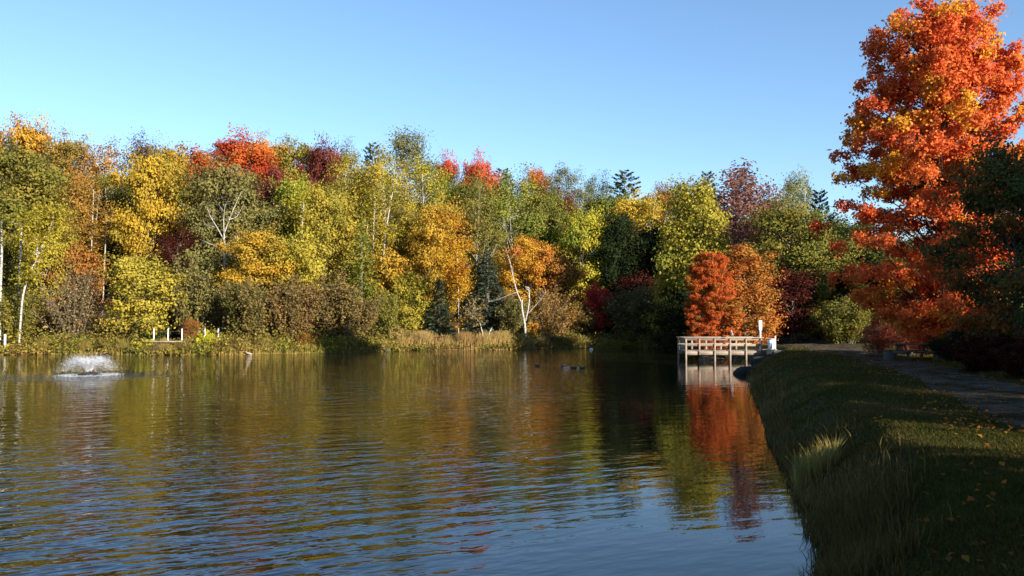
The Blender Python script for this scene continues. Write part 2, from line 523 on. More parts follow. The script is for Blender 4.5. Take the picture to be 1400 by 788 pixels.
def broadleaf(seed, H=14., W=9., base=.22, ncl=80, per=170, leaf=.34, flat=.55, shape=(.55, 1.0), limb=.3, fill=.5, trunk_r=.2, sway=.5, mat=None, loose=1.0, skirt=0.4, clsize=.105, clpow=1.0, lobe=1.0, streak=.32, zpow=.9):
    """trunk curve, limbs swept up to leaf clumps; crown envelope widest at shape[0] of crown height"""
    r = RS(seed)
    mat = mat or M_BARK
    tb = MB()
    tz = np.linspace(0, H * .9, 9)
    ph = r.rand(4) * 6.28
    tx = sway * np.sin(tz / H * 3.0 + ph[0]) * (tz / H); ty = sway * np.sin(tz / H * 2.6 + ph[1]) * (tz / H)
    TP = np.stack([tx, ty, tz], 1)
    tr = trunk_r * (1 - .88 * (tz / (H * .9))) ** .9 + .012
    tr[0] *= 1.35
    tb.tube(TP, tr, 7)
    zb = base * H
    peak, power = shape
    def env(h):
        h = np.clip(h, 0, 1)
        up_ = np.sqrt(np.clip(1 - ((h - peak) / (1 - peak + 1e-6)) ** 2, 0, 1)) ** power
        lo_ = np.sqrt(np.clip(1 - (1 - skirt) * ((peak - h) / peak) ** 2, 0, 1))
        return W / 2 * np.where(h > peak, up_, lo_)
    C, CL, TN, D, NB = [], [], [], [], []
    lob = r.rand(3) * 6.28
    k = 0
    while k < ncl:
        h = r.rand() ** zpow
        e = env(h)
        if r.rand() > (e / (W / 2)) ** 1.2 + .06: continue
        az = r.rand() * 6.28
        e = e * (1 + lobe * .16 * math.sin(3 * az + lob[0] + 5 * h) + lobe * .12 * math.sin(5 * az + lob[1] - 7 * h))
        rad = e * (1 - fill * r.rand() ** 1.6) 
        z = zb + h * (H - zb) 
        cr = W * clsize * (.7 + .8 * r.rand())
        rad = max(rad - cr * .5, 0)
        c = np.array([math.cos(az) * rad, math.sin(az) * rad, z - cr * flat * .6])
        zt = max(zb * .85, z - rad * (.55 + limb * r.rand()) - .15 * (H - zb) * r.rand())
        i0 = np.array([np.interp(zt, tz, tx), np.interp(zt, tz, ty), min(zt, H * .88)])
        mid = i0 * .45 + c * .55; mid[2] = i0[2] * .62 + c[2] * .38
        bp = bez(i0, mid, c, 5)
        br = trunk_r * .30 * (rad / (W / 2)) ** .7 + .012
        tb.tube(bp, np.linspace(br, .010, 5), 4, False)
        out_ = c - i0; out_ /= np.linalg.norm(out_) + 1e-6
        n = int(per * (.6 + .8 * r.rand()) * (cr / (W * clsize)) ** 1.5)
        # each clump = several flat sprays
        ns = 4 + r.randint(4)
        sc = c + r.randn(ns, 3) * cr * np.array([.55, .55, .5 * flat + .12]) + out_ * cr * .25 * r.rand(ns, 1)
        w = r.randint(ns, size=n)
        off = r.randn(n, 3) * cr * np.array([.42, .42, .30 * flat]) * loose
        along = r.randn(n, 1) * streak * cr * out_
        C.append(sc[w] + off + along); NB.append((sc[w] + off - c) / (cr * .55) * np.array([1, 1, 1.2]) + out_ * .45 + np.array([0, 0, .35]))
        cv = r.rand() ** clpow
        CL.append(np.full(n, cv)); TN.append(np.clip(.5 + .35 * (r.rand(ns)[w] - .5) * 2 + .18 * r.randn(n), 0, 1))
        D.append(np.tile(out_, (n, 1)))
        for q in range(2):
            tip = sc[q]
            tb.tube(np.stack([bp[3], (bp[3] + tip) / 2 + r.randn(3) * .05, tip]), [br * .3 + .006, .008, .005], 3, False)
        k += 1
    C = np.concatenate(C); CL = np.concatenate(CL); TN = np.concatenate(TN)
    NB = np.concatenate(NB); NB /= np.linalg.norm(NB, axis=1, keepdims=True) + 1e-6
    return tb.mesh('trunk', mat, True), crown_mesh('crown', C, leaf, CL, TN, r, nb=NB, nj=.38), H, W

def spruce(seed, H=12., W=5., base=.05, leaf=.42, gap=.36, per=8, droop=.25, power=.9, ragged=.18, up=0.0):
    r = RS(seed)
    tb = MB()
    tb.tube([(0, 0, 0), (0.05, 0, H * .5), (0, .03, H)], [.02 * H, .011 * H, .01], 6)
    C, D, CL, TN = [], [], [], []
    z = H * base
    while z < H * .985:
        f = (z - H * base) / (H * (1 - base))
        Lr = W / 2 * (1 - f) ** power * min(1, .55 + f * 6) + .12
        m = max(4, int(per * (.5 + .6 * (1 - f))))
        a0 = r.rand() * 6.28
        for j in range(m):
            az = a0 + 6.28 * j / m + r.randn() * .25
            Lb = Lr * (1 - ragged + 2 * ragged * r.rand())
            dr = np.array([math.cos(az), math.sin(az), 0])
            n = max(4, int(Lb * 15))
            s = np.sqrt(r.rand(n)) * .9 + .1
            zz = z + r.randn() * .1 - droop * Lb * s ** 1.5 + up * Lb * s ** 2
            side = np.array([-dr[1], dr[0], 0])
            wdt = (r.rand(n) - .5) * Lb * .55 * (1.05 - s)
            pt = dr * (s * Lb)[:, None] + side * wdt[:, None]; pt[:, 2] = zz + r.randn(n) * .06
            C.append(pt); D.append(np.tile(dr + np.array([0, 0, -.35 * droop / .25 + up]), (n, 1)) + side * np.sign(wdt)[:, None] * .5)
            CL.append(np.full(n, r.rand())); TN.append(np.clip(.25 + .6 * s + .15 * r.randn(n), 0, 1))
            if Lb > .5 and j % 2 == 0:
                tb.tube([(0, 0, z), dr * Lb * .6 + np.array([0, 0, z - droop * Lb * .45 + up * Lb * .36])], [.02, .006], 3, False)
        z += gap * (.8 + .4 * r.rand()) * (1 - .45 * f)
    C = np.concatenate(C); D = np.concatenate(D)
    return tb.mesh('trunk', M_BARK, True), crown_mesh('crown', C, leaf, np.concatenate(CL), np.concatenate(TN), r, aspect=.42, up=.9, dirs=D, dj=.35), H, W

def shrub(seed, H=5., W=5., stems=46, twigs=10, leaf=.2, nleaf=30, lean=.95, low=.10, dense=1.0):
    r = RS(seed)
    tb = MB()
    C, CL, TN = [], [], []
    for i in range(stems):
        az = r.rand() * 6.28; q = r.rand() ** .6
        top = np.array([math.cos(az) * W / 2 * q * lean, math.sin(az) * W / 2 * q * lean, H * (.62 + .38 * r.rand()) * (1 - .38 * q ** 2)])
        b0 = np.array([math.cos(az), math.sin(az), 0]) * W * .12 * q
        mid = b0 * .6 + top * .4; mid[2] = top[2] * .62
        bp = bez(b0, mid, top, 6)
        tb.tube(bp, np.linspace(.035, .008, 6), 4, False)
        cv = r.rand()
        for k in range(twigs):
            t = low + (1 - low) * r.rand()
            p = bp[0] * 0 + np.array([np.interp(t * 5, range(6), bp[:, d]) for d in range(3)])
            dv = r.randn(3); dv[2] = abs(dv[2]) * 1.0 + .25; dv[:2] += np.array([math.cos(az), math.sin(az)]) * .4
            dv /= np.linalg.norm(dv)
            e = p + dv * (.35 + .7 * r.rand()) * H * .14
            tb.tube([p, e], [.010, .004], 3, False)
            n = int(nleaf * dense * (.4 + 1.2 * r.rand()))
            s = r.rand(n, 1)
            C.append(p + (e - p) * (s * 1.1) + r.randn(n, 3) * H * .035)
            CL.append(np.full(n, cv)); TN.append(np.clip(.5 + .25 * (r.rand() - .5) * 2 + .2 * r.randn(n), 0, 1))
    return tb.mesh('stems', M_BARK, True), crown_mesh('leaves', np.concatenate(C), leaf, np.concatenate(CL), np.concatenate(TN), r, up=.2), H, W

print('meshes...')
PROTO = {
 'broad': [broadleaf(11, 15, 9.6, .16, 100, 250, .275), broadleaf(12, 15, 9.6, .14, 106, 230, .27, flat=.7, shape=(.5, .8)),
           broadleaf(13, 15, 9.6, .17, 94, 270, .28, flat=.45, shape=(.6, 1.0), fill=.6), broadleaf(14, 15, 9.6, .12, 110, 230, .265, flat=.6, shape=(.42, .9))],
 'loose': [broadleaf(21, 16, 8, .22, 74, 150, .25, flat=.8, fill=.8, loose=1.1, trunk_r=.18, clsize=.12), broadleaf(22, 16, 8, .26, 68, 145, .25, flat=.7, fill=.75, loose=1.12, shape=(.6, .8), clsize=.13)],
 'poplar': [broadleaf(31, 18, 8.2, .16, 105, 190, .225, flat=1.1, shape=(.45, .8), limb=.9, trunk_r=.15, loose=1.02, mat=M_BIRCH),
            broadleaf(32, 18, 8.2, .2, 98, 190, .225, flat=1.2, shape=(.5, 1.0), limb=1.0, trunk_r=.14, loose=1.02, mat=M_BIRCH, sway=1.0),
            broadleaf(33, 18, 8.2, .12, 112, 180, .22, flat=1.0, shape=(.38, .9), limb=.8, trunk_r=.14, loose=1.1, mat=M_BIRCH)],
 'spruce': [spruce(51, leaf=.36), spruce(52, W=5.5, droop=.32, ragged=.25, leaf=.36)],
 'larch': [spruce(55, H=12, W=4.6, leaf=.30, gap=.34, per=8, droop=.05, ragged=.35, up=.18, power=.75)],
 'pine': [spruce(56, H=18, W=8, leaf=.42, gap=.62, per=8, droop=.0, ragged=.4, up=.22, power=.55, base=.25), spruce(57, H=18, W=8, leaf=.42, gap=.6, per=8, droop=-.02, ragged=.45, up=.25, power=.5, base=.2)],
 'cedar': [broadleaf(61, 13, 6, .04, 160, 150, .25, flat=1.1, shape=(.3, .8), fill=.4, limb=.6, skirt=.85, clsize=.11), broadleaf(62, 13, 6, .04, 160, 150, .25, flat=1.0, shape=(.35, .75), fill=.4, limb=.6, skirt=.85, clsize=.11)],
 'small': [broadleaf(71, 7, 4.7, .14, 64, 150, .2, flat=.6, trunk_r=.08, sway=.3, clsize=.13), broadleaf(72, 7, 4.7, .2, 58, 150, .2, flat=.6, fill=.6, trunk_r=.07, sway=.5, clsize=.14)],
 'shrub': [shrub(81, leaf=.17, nleaf=40), shrub(82, stems=50, twigs=9, lean=1.0, leaf=.17, nleaf=40), shrub(83, stems=42, twigs=10, low=.08, dense=1.3, leaf=.17)],
 'open': [shrub(91, stems=34, twigs=8, nleaf=16, leaf=.17, low=.2), shrub(92, stems=30, twigs=9, nleaf=15, leaf=.17, low=.25)],
 'twiggy': [shrub(85, stems=64, twigs=12, nleaf=9, leaf=.15), shrub(86, stems=56, twigs=13, nleaf=11, leaf=.15)],
 'bush': [shrub(88, H=2.4, W=3.2, stems=26, twigs=8, nleaf=40, leaf=.14, low=.1), shrub(89, H=2.4, W=3.2, stems=30, twigs=8, nleaf=34, leaf=.13, low=.05)],
}
PAL = {   # leaf colours: two that mix leaf by leaf and a third for some boughs
 'gold': ((.38, .23, .02), (.46, .30, .03), (.30, .22, .03)), 'yellow': ((.52, .34, .025), (.60, .40, .04), (.40, .30, .03)),
 'goldor': ((.44, .22, .02), (.50, .30, .03), (.42, .14, .02)), 'orange': ((.45, .14, .016), (.52, .21, .022), (.36, .09, .015)),
 'redor': ((.46, .085, .016), (.52, .15, .022), (.34, .045, .016)), 'red': ((.48, .035, .028), (.54, .06, .032), (.32, .03, .025)),
 'brightred': ((.52, .09, .035), (.55, .15, .04), (.42, .06, .03)), 'maroon': ((.16, .035, .030), (.22, .06, .04), (.11, .03, .025)),
 'plum': ((.21, .075, .065), (.27, .11, .08), (.15, .08, .06)), 'purple': ((.10, .06, .055), (.15, .09, .065), (.08, .05, .04)),
 'loosered': ((.34, .05, .035), (.40, .10, .04), (.30, .16, .05)), 'rustor': ((.36, .115, .025), (.42, .17, .03), (.34, .20, .035)), 'rust': ((.26, .10, .025), (.32, .15, .03), (.20, .12, .03)), 'rustgold': ((.32, .16, .03), (.36, .22, .04), (.22, .15, .04)),
 'brown': ((.17, .115, .038), (.23, .16, .05), (.15, .125, .035)), 'tan': ((.25, .18, .075), (.30, .23, .10), (.19, .15, .06)),
 'olive': ((.17, .155, .030), (.25, .21, .035), (.13, .135, .03)), 'olivegrey': ((.15, .14, .045), (.21, .19, .06), (.13, .11, .04)),
 'yelol': ((.30, .25, .028), (.38, .30, .035), (.22, .205, .03)), 'yelgreen': ((.31, .28, .028), (.40, .34, .035), (.19, .22, .03)),
 'limegreen': ((.20, .23, .035), (.27, .28, .04), (.14, .18, .03)), 'green': ((.075, .10, .022), (.12, .14, .03), (.05, .08, .02)),
 'midgreen': ((.11, .135, .028), (.17, .17, .035), (.22, .19, .03)), 'greygreen': ((.14, .15, .055), (.20, .20, .07), (.12, .13, .05)),
 'pinegreen': ((.06, .085, .045), (.09, .115, .055), (.05, .07, .04)), 'spruce': ((.075, .115, .075), (.115, .155, .10), (.06, .095, .065)),
 'dark': ((.022, .035, .013), (.035, .05, .018), (.018, .03, .012)), 'darkmix': ((.075, .085, .024), (.11, .11, .032), (.24, .09, .02)),  # dark: on the far cedars this leaf colour also carries cast shadow
 'darkred': ((.06, .014, .012), (.09, .022, .015), (.04, .016, .011)), 'orgreen': ((.30, .24, .03), (.40, .20, .025), (.16, .18, .03)),  # darkred: red lowered to carry the deep shade under the cedars
 'palegreen': ((.20, .21, .08), (.27, .26, .10), (.16, .17, .06)), 'straw': ((.36, .27, .09), (.43, .33, .12), (.28, .20, .07)),
 'brightyel': ((.56, .47, .02), (.62, .52, .03), (.40, .38, .03)),
}
rng = random.Random(7)
CNT = {}
NAMES = {'broad': ('autumn_tree', 'tree'), 'loose': ('thin_crowned_tree', 'tree'), 'poplar': ('poplar_tree', 'tree'), 'bare': ('half_bare_tree', 'tree'), 'spruce': ('spruce_tree', 'tree'),
         'larch': ('larch_tree', 'tree'), 'pine': ('pine_tree', 'tree'), 'cedar': ('cedar_tree', 'tree'), 'small': ('young_tree', 'tree'), 'shrub': ('shrub', 'shrub'),
         'twiggy': ('twiggy_shrub', 'shrub'), 'open': ('shrub', 'shrub'), 'bush': ('low_bush', 'bush')}

def plant(kind, x, y, h, w, pal, label, group=None, var=None, name=None, sink=.05):
    pr = PROTO[kind]
    i = CNT.get(kind, 0) if var is None else var
    CNT[kind] = CNT.get(kind, 0) + 1
    tm, cm, H0, W0 = pr[i % len(pr)]
    nm, cat = NAMES[kind]
    root = empty(name or nm, (x, y, gz(x, y) - sink), rng.random() * 6.28)
    s = w / W0
    root.scale = (s * rng.uniform(.95, 1.05), s * rng.uniform(.95, 1.05), h / H0)
    tag(root, label, cat, group)
    t = link('trunk' if kind not in ('shrub', 'twiggy', 'bush', 'open') else 'stems', tm, root)
    c = link('crown' if kind not in ('shrub', 'twiggy', 'bush', 'open') else 'leaves', cm, root)
    if isinstance(pal, str): pal = PAL[pal]
    j = [rng.uniform(1.05, 1.19) for _ in range(3)]
    for k, v in zip(('ca', 'cb', 'cc'), pal):
        g_ = (.3 * v[0] + .6 * v[1] + .1 * v[2]) * .05
        c[k] = [v[0] * .98 * j[0] + g_, v[1] * .98 * j[1] + g_, v[2] * .95 * j[2] + g_]
    return root

_fs = [(p[0], EYE * FPX / (p[1] - HOR)) for p in _far]
def far_D(px):
    return float(np.interp(px, [p[0] for p in _fs], [p[1] for p in _fs]))

def far(kind, px, ytop, wpx, off, pal, label, **kw):
    """a tree on the far side, off metres behind the shoreline, crown top at photo row ytop"""
    D = far_D(px) + off
    place(kind, px, ytop, wpx, D, pal, label, **kw)

def place(kind, px, ytop, wpx, D, pal, label, **kw):
    x, y = P(px, D)
    h = (HOR - ytop) / FPX * D + EYE - gz(x, y)
    return plant(kind, x, y, max(h, .8), wpx / FPX * D * 1.13, pal, label, **kw)
print('trees...')
# skyline row, left to right
for a in [
 ('broad', -70, 200, 110, 24, 'olive', 'broad olive tree at the far left end of the wooded shore'),
 ('broad', -30, 184, 90, 38, 'goldor', 'orange gold tree on the skyline at the extreme left, behind the tall olive tree'),
 ('broad', 30, 171, 95, 40, 'goldor', 'orange gold rounded crown at the highest point of the left skyline'),
 ('broad', 86, 186, 80, 38, 'rustgold', 'rust gold crown on the skyline, second from the far left'),
 ('loose', 136, 190, 80, 36, 'rustgold', 'thin rusty gold crown with sky gaps left of the dark purple brown one'),
 ('loose', 187, 185, 62, 40, 'purple', 'dark purple brown nearly leafless crown on the skyline above the golden maple'),
 ('broad', 236, 202, 80, 38, 'gold', 'golden crown on the skyline just right of the dark purple brown crown'),
 ('broad', 274, 204, 62, 40, 'orange', 'orange crown on the skyline left of the large red crown'),
 ('broad', 322, 190, 95, 40, 'redor', 'large red orange crown on the skyline above the bare white branches'),
 ('broad', 358, 188, 70, 46, 'goldor', 'gold and orange crown peeping out behind the large red skyline crown'),
 ('broad', 402, 194, 78, 42, 'orgreen', 'half orange half green crown on the skyline right of the large red crown'),
 ('broad', 378, 226, 62, 28, 'maroon', 'maroon crown tucked below the red and orange skyline crowns'),
 ('broad', 440, 199, 56, 38, 'maroon', 'dark wine red crown touching the sky left of the tall olive poplars'),
 ('poplar', 474, 196, 56, 38, 'olive', 'olive poplar on the skyline right of the wine red crown'),
 ('pine', 508, 193, 56, 40, 'pinegreen', 'dark pine tip on the skyline left of the tallest grey green poplar'),
 ('poplar', 553, 178, 92, 36, 'greygreen', 'tallest grey green poplar with a feathery top near the middle of the skyline'),
 ('broad', 612, 214, 50, 38, 'brightred', 'small bright red crown on the skyline just right of the tallest poplar'),
 ('broad', 652, 217, 56, 34, 'brightred', 'bright coral red crown on the skyline with yellow green trees in front'),
 ('pine', 686, 228, 56, 40, 'pinegreen', 'dark pine on the skyline just right of the coral red crown'),
 ('broad', 734, 228, 44, 46, 'orange', 'small orange crown on the skyline between two green ones'),
 ('poplar', 770, 229, 74, 38, 'greygreen', 'grey green poplar on the skyline right of the small orange crown'),
 ('poplar', 816, 238, 56, 42, 'greygreen', 'grey green poplar on the skyline left of the plumed white pine'),
 ('pine', 855, 231, 78, 38, 'pinegreen', 'plumed dark green pine standing alone above the skyline over the yellow tree'),
 ('broad', 908, 260, 60, 42, 'rust', 'rusty orange crown on the skyline right of the plumed pine'),
 ('broad', 766, 266, 66, 26, 'maroon', 'dull maroon crown in the middle of the slope above the brown bushes'),
 # middle of the slope
 ('broad', 14, 200, 128, 20, 'olive', 'big olive green tree filling the left edge, behind white birch trunks'),
 ('broad', 62, 280, 76, 12, 'yelol', 'yellow olive tree behind the leaning white birch at left'),
 ('loose', 104, 232, 84, 24, 'rustgold', 'sparse rust gold tree with bare lower trunk between olive and golden trees at left'),
 ('small', 106, 332, 64, 12, 'rust', 'small rust brown tree above the grey twiggy shrub'),
 ('poplar', 150, 240, 66, 28, 'olive', 'shaded olive tree in the gap left of the golden maple'),
 ('broad', 206, 214, 88, 22, 'gold', 'large golden yellow maple at left with horizontal boughs'),
 ('loose', 246, 312, 66, 16, 'darkred', 'dark maroon understorey tree in the shade right of the golden maple'),
 ('broad', 306, 222, 116, 20, 'olivegrey', 'large grey olive tree behind the bare white branches'),
 ('broad', 404, 244, 82, 24, 'yelgreen', 'yellow green tree below the orange and green skyline crown'),
 ('broad', 444, 252, 92, 17, 'yelol', 'broad yellow olive tree left of the white trunked birches'),
 ('broad', 356, 318, 92, 10, 'gold', 'bright golden bushy tree low in front, right of the bare white branches'),
 ('small', 410, 318, 72, 9, 'yelgreen', 'yellow green young tree right of the bright golden bushy one'),
 ('poplar', 476, 214, 72, 26, 'yelol', 'yellow olive poplar behind the white trunked birches, left one'),
 ('poplar', 526, 206, 86, 22, 'yelol', 'tall yellow olive poplar whose white trunks show mid height'),
 ('poplar', 582, 218, 82, 24, 'yelgreen', 'tall yellow green poplar right of the white trunked birches'),
 ('small', 536, 340, 62, 10, 'gold', 'golden young tree at the foot of the white trunked birches'),
 ('broad', 598, 272, 74, 15, 'gold', 'golden tree above the two dark spruces, left of centre slope'),
 ('poplar', 652, 240, 76, 22, 'olive', 'olive poplar below the coral red crown'),
 ('poplar', 702, 232, 86, 24, 'limegreen', 'pale lime green poplar on the upper slope right of centre'),
 ('broad', 744, 262, 64, 24, 'midgreen', 'mid green tree beside the dull maroon crown'),
 ('broad', 722, 322, 78, 12, 'goldor', 'orange gold tree behind the forked white trunk'),
 ('small', 756, 342, 66, 10, 'rust', 'rust orange young tree behind the brown bushes right of the forked trunk'),
 ('broad', 794, 290, 74, 16, 'yelgreen', 'bright yellow green tree left of the shade toned cedars'),
 ('broad', 866, 266, 84, 28, 'yellow', 'bright yellow tree glowing above the shade toned cedars'),
 ('cedar', 848, 292, 64, 14, 'dark', 'rounded cedar with cast shade put into its dark leaves, below the bright yellow tree, left of the pair'),  # near black foliage stands in for the shadow cast on these trees
 ('cedar', 902, 304, 74, 15, 'dark', 'rounded cedar with cast shade put into its dark leaves, right of the pair, beside the yellow green birch'),  # cast shadow is in the leaf colour, as on its neighbour
 ('small', 880, 372, 64, 9, 'darkred', 'sumac with deep shade put into its dark red leaves, below the cedars'),  # deep shade mixed into the leaf colour
 # along the water
 ('shrub', 22, 384, 78, 5, 'olive', 'olive shrub at the left edge of the far bank behind the lone white post'),
 ('twiggy', 102, 368, 100, 5, 'tan', 'tall grey brown twiggy shrub with hardly any leaves behind the fountain'),
 ('small', 190, 350, 86, 5, 'yelol', 'yellow olive leafy young tree at the water just right of the grey twiggy shrub'),
 ('shrub', 268, 348, 84, 8, 'olivegrey', 'grey olive shrub behind the white fence posts'),
 ('small', 262, 434, 18, 6, 'rust', 'little rust red sapling behind the white fence posts'),
 ('shrub', 338, 376, 88, 4, 'brown', 'brown olive shrub at the water right of the white fence'),
 ('shrub', 402, 372, 86, 4, 'brown', 'brown shrub on the far bank, between the two other brown ones'),
 ('shrub', 470, 372, 92, 4, 'brown', 'brown shrub on the far bank below the feathery larch'),
 ('larch', 494, 300, 54, 9, 'limegreen', 'feathery pale green larch left of the white trunked birches'),
 ('shrub', 524, 392, 60, 4, 'olive', 'dull olive shrub overhanging the water near straw coloured reeds'),
 ('small', 560, 372, 50, 7, 'yelol', 'small yellow olive tree left of the smaller spruce'),
 ('spruce', 600, 380, 48, 6, 'spruce', 'smaller blue green spruce behind the straw reeds, left of the pair'),
 ('spruce', 666, 342, 80, 8, 'spruce', 'larger blue green spruce at the water, right of the pair'),
 ('shrub', 700, 400, 50, 5, 'olivegrey', 'grey olive shrub between the larger spruce and the forked white trunk'),
 ('twiggy', 752, 384, 84, 4, 'rustgold', 'tawny twiggy shrub right of the forked white trunk'),
 ('shrub', 792, 410, 66, 5, 'brown', 'brown shrub left of the bright red bush at the water'),
 ('small', 816, 386, 34, 5, 'red', 'bright crimson bush at the water below the shade toned cedars'),
 ('shrub', 872, 386, 96, 3, 'olivegrey', 'rounded olive brown shrub at the water right of the crimson bush'),
 ('shrub', 232, 424, 60, 9, 'green', 'dark green shrub in the shade behind the landing'),
 ('bush', 912, 420, 44, 4, 'olivegrey', 'small olive bush at the right foot of the rounded olive brown shrub'),
]:
    far(*a[:6], a[6])
for px, yt, w, off in [(-110, 210, 110, 22), (-150, 190, 120, 34), (-60, 380, 80, 6), (-130, 370, 100, 6), (-200, 200, 130, 26), (-230, 360, 120, 8)]:
    far('broad' if yt < 300 else 'shrub', px, yt, w, off, 'olive', 'olive tree or shrub of the far bank beyond the left edge of the view', group='woodland continuing left of the view')
# the woods behind, filling between the trunks
for px, yt, w, off, wh in [(60, 230, 110, 30, 'behind the leaning white birch at left'), (170, 240, 110, 33, 'behind the golden maple'), (270, 250, 110, 30, 'between the golden maple and the bare white branches'), (340, 250, 110, 33, 'under the large red skyline crown'),
                           (500, 240, 110, 32, 'behind the three white birches'), (620, 250, 110, 32, 'under the small bright red skyline crown'), (690, 260, 100, 34, 'under the coral red skyline crown'), (830, 270, 90, 32, 'left of the bright yellow tree')]:
    far('broad', px, yt, w, off, 'midgreen', 'shaded green tree ' + wh)

# right side, between the dock and the path
for a in [
 ('cedar', 950, 246, 84, 81, 'yelol', 'narrow pointed yellow green birch standing beside the shade toned cedars'),
 ('cedar', 934, 392, 66, 79.5, 'dark', 'low evergreen with shade put into its dark leaves at the foot of the yellow green birch'),  # dark foliage added where shade falls on the lower trees
 ('loose', 1003, 222, 128, 96, 'plum', 'tall plum red tree with pale trunk showing through, above the orange maple'),
 ('loose', 1052, 256, 84, 98, 'plum', 'smaller plum red tree leaning out right of the tall plum one'),
 ('pine', 968, 232, 50, 104, 'pinegreen', 'dark green tip rising just left of the tall plum red tree'),
 ('pine', 1080, 246, 44, 104, 'pinegreen', 'grey green pine tip behind the pale feathery tree, left side'),
 ('poplar', 1096, 236, 62, 90, 'palegreen', 'pale feathery tree top left of the big orange maple'),
 ('pine', 1122, 258, 56, 84, 'pinegreen', 'dark pine squeezed between pale tree top and big orange maple'),
 ('broad', 1085, 278, 128, 76, 'midgreen', 'round yellow tinged green tree behind the path'),
 ('broad', 1140, 305, 104, 84, 'midgreen', 'olive green tree over the path left of the big orange maple'),
 ('broad', 1180, 330, 110, 80, 'green', 'dark green tree directly behind the left boughs of the big orange maple'),
 ('cedar', 1016, 336, 76, 68.0, 'rustor', 'rounded rusty orange maple standing behind the fishing dock'),
 ('small', 1080, 370, 80, 70, 'darkred', 'dull dark red understorey tree right of the rusty maple'),
 ('shrub', 1128, 404, 90, 80, 'olive', 'olive shrub at the left bend of the path under the green trees'),
 ('shrub', 1030, 420, 44, 90, 'green', 'dark green shrub where the path enters the wood'),
 ('shrub', 1156, 402, 80, 66, 'olive', 'olive shrub left of the red bushes near the picnic table'),
 ('broad', 1262, 330, 130, 66, 'midgreen', 'green tree standing behind the picnic table'),
 ('broad', 1340, 300, 130, 66, 'green', 'shaded green tree behind the right boughs of the big maple'),
 ('shrub', 1268, 420, 80, 44, 'olive', 'olive shrub close behind the picnic table'),
 ('open', 1198, 434, 70, 43, 'loosered', 'loose red shrub at the path edge left of the picnic table'),
 ('open', 1240, 446, 56, 42, 'loosered', 'low thin red shrub just behind the picnic table'),
 ('broad', 1388, 196, 150, 29, 'darkmix', 'large dark green tree in shade at the right edge, covering part of the maple'),
 ('shrub', 1345, 452, 110, 28, 'darkred', 'dark red shrub under the shaded tree at the right edge'),
 ('shrub', 1405, 458, 100, 25, 'darkred', 'dark red shrub cut by the right edge of the view'),
 ('shrub', 1308, 440, 70, 34, 'dark', 'dark green shrub right of the picnic table'),
]:
    place(*a[:6], a[6], name='birch_tree' if 'birch standing' in a[6] else 'maple_tree' if 'maple' in a[6].split(' behind')[0] and 'boughs' not in a[6] and 'left of' not in a[6] else None)
for px, yt, w, D, wh in [(1000, 300, 110, 112, 'far behind the rusty orange maple'), (1050, 310, 110, 108, 'deep in the wood where the path disappears'), (1100, 300, 110, 104, 'far behind the round yellow tinged green one'), (1160, 300, 110, 92, 'in the wood left of the big orange maple'),
                     (1220, 330, 120, 84, 'straight behind the trunk of the big orange maple'), (960, 300, 90, 108, 'far behind the yellow green birch'), (920, 310, 90, 108, 'far behind the shade toned cedars'), (1300, 320, 130, 80, 'in the wood right of the big maple trunk'), (1390, 300, 140, 76, 'far behind the shaded tree at the right edge')]:
    place('broad', px, yt, w, D, 'green', 'dark green tree ' + wh)

# trees out of view whose shade lies on the near bank and on the far cedars
su = np.array([math.sin(SUN_AZ), math.cos(SUN_AZ)]); un = np.array([-su[1], su[0]])
for u, t, h, w in [(-3.4, 12, 16, 9), (3.0, 11, 17, 9), (7.3, 15, 17, 7.4), (17.5, 15, 17, 6.6), (24.7, 16, 17, 7), (29.5, 15, 18, 9), (35, 17, 14.5, 9), (39.5, 18, 10.5, 7), (12.7, 30, 4.2, 10), (1, 24, 18, 9), (28, 27, 18, 9), (33, 28, 15, 9)]:
    p = un * u + su * t
    plant('cedar', p[0], p[1], h, w, 'green', 'dark green tree of the wood right of the path, outside the view', group='trees shading the near bank')
for u, t, h, w in [(79, 3, 28, 7), (84.5, 4, 27, 7)]:
    p = un * u + su * t
    plant('cedar', p[0], p[1], h, w, 'dark', 'tall evergreen of the wood right of the path, outside the view', group='tall evergreens right of the path')

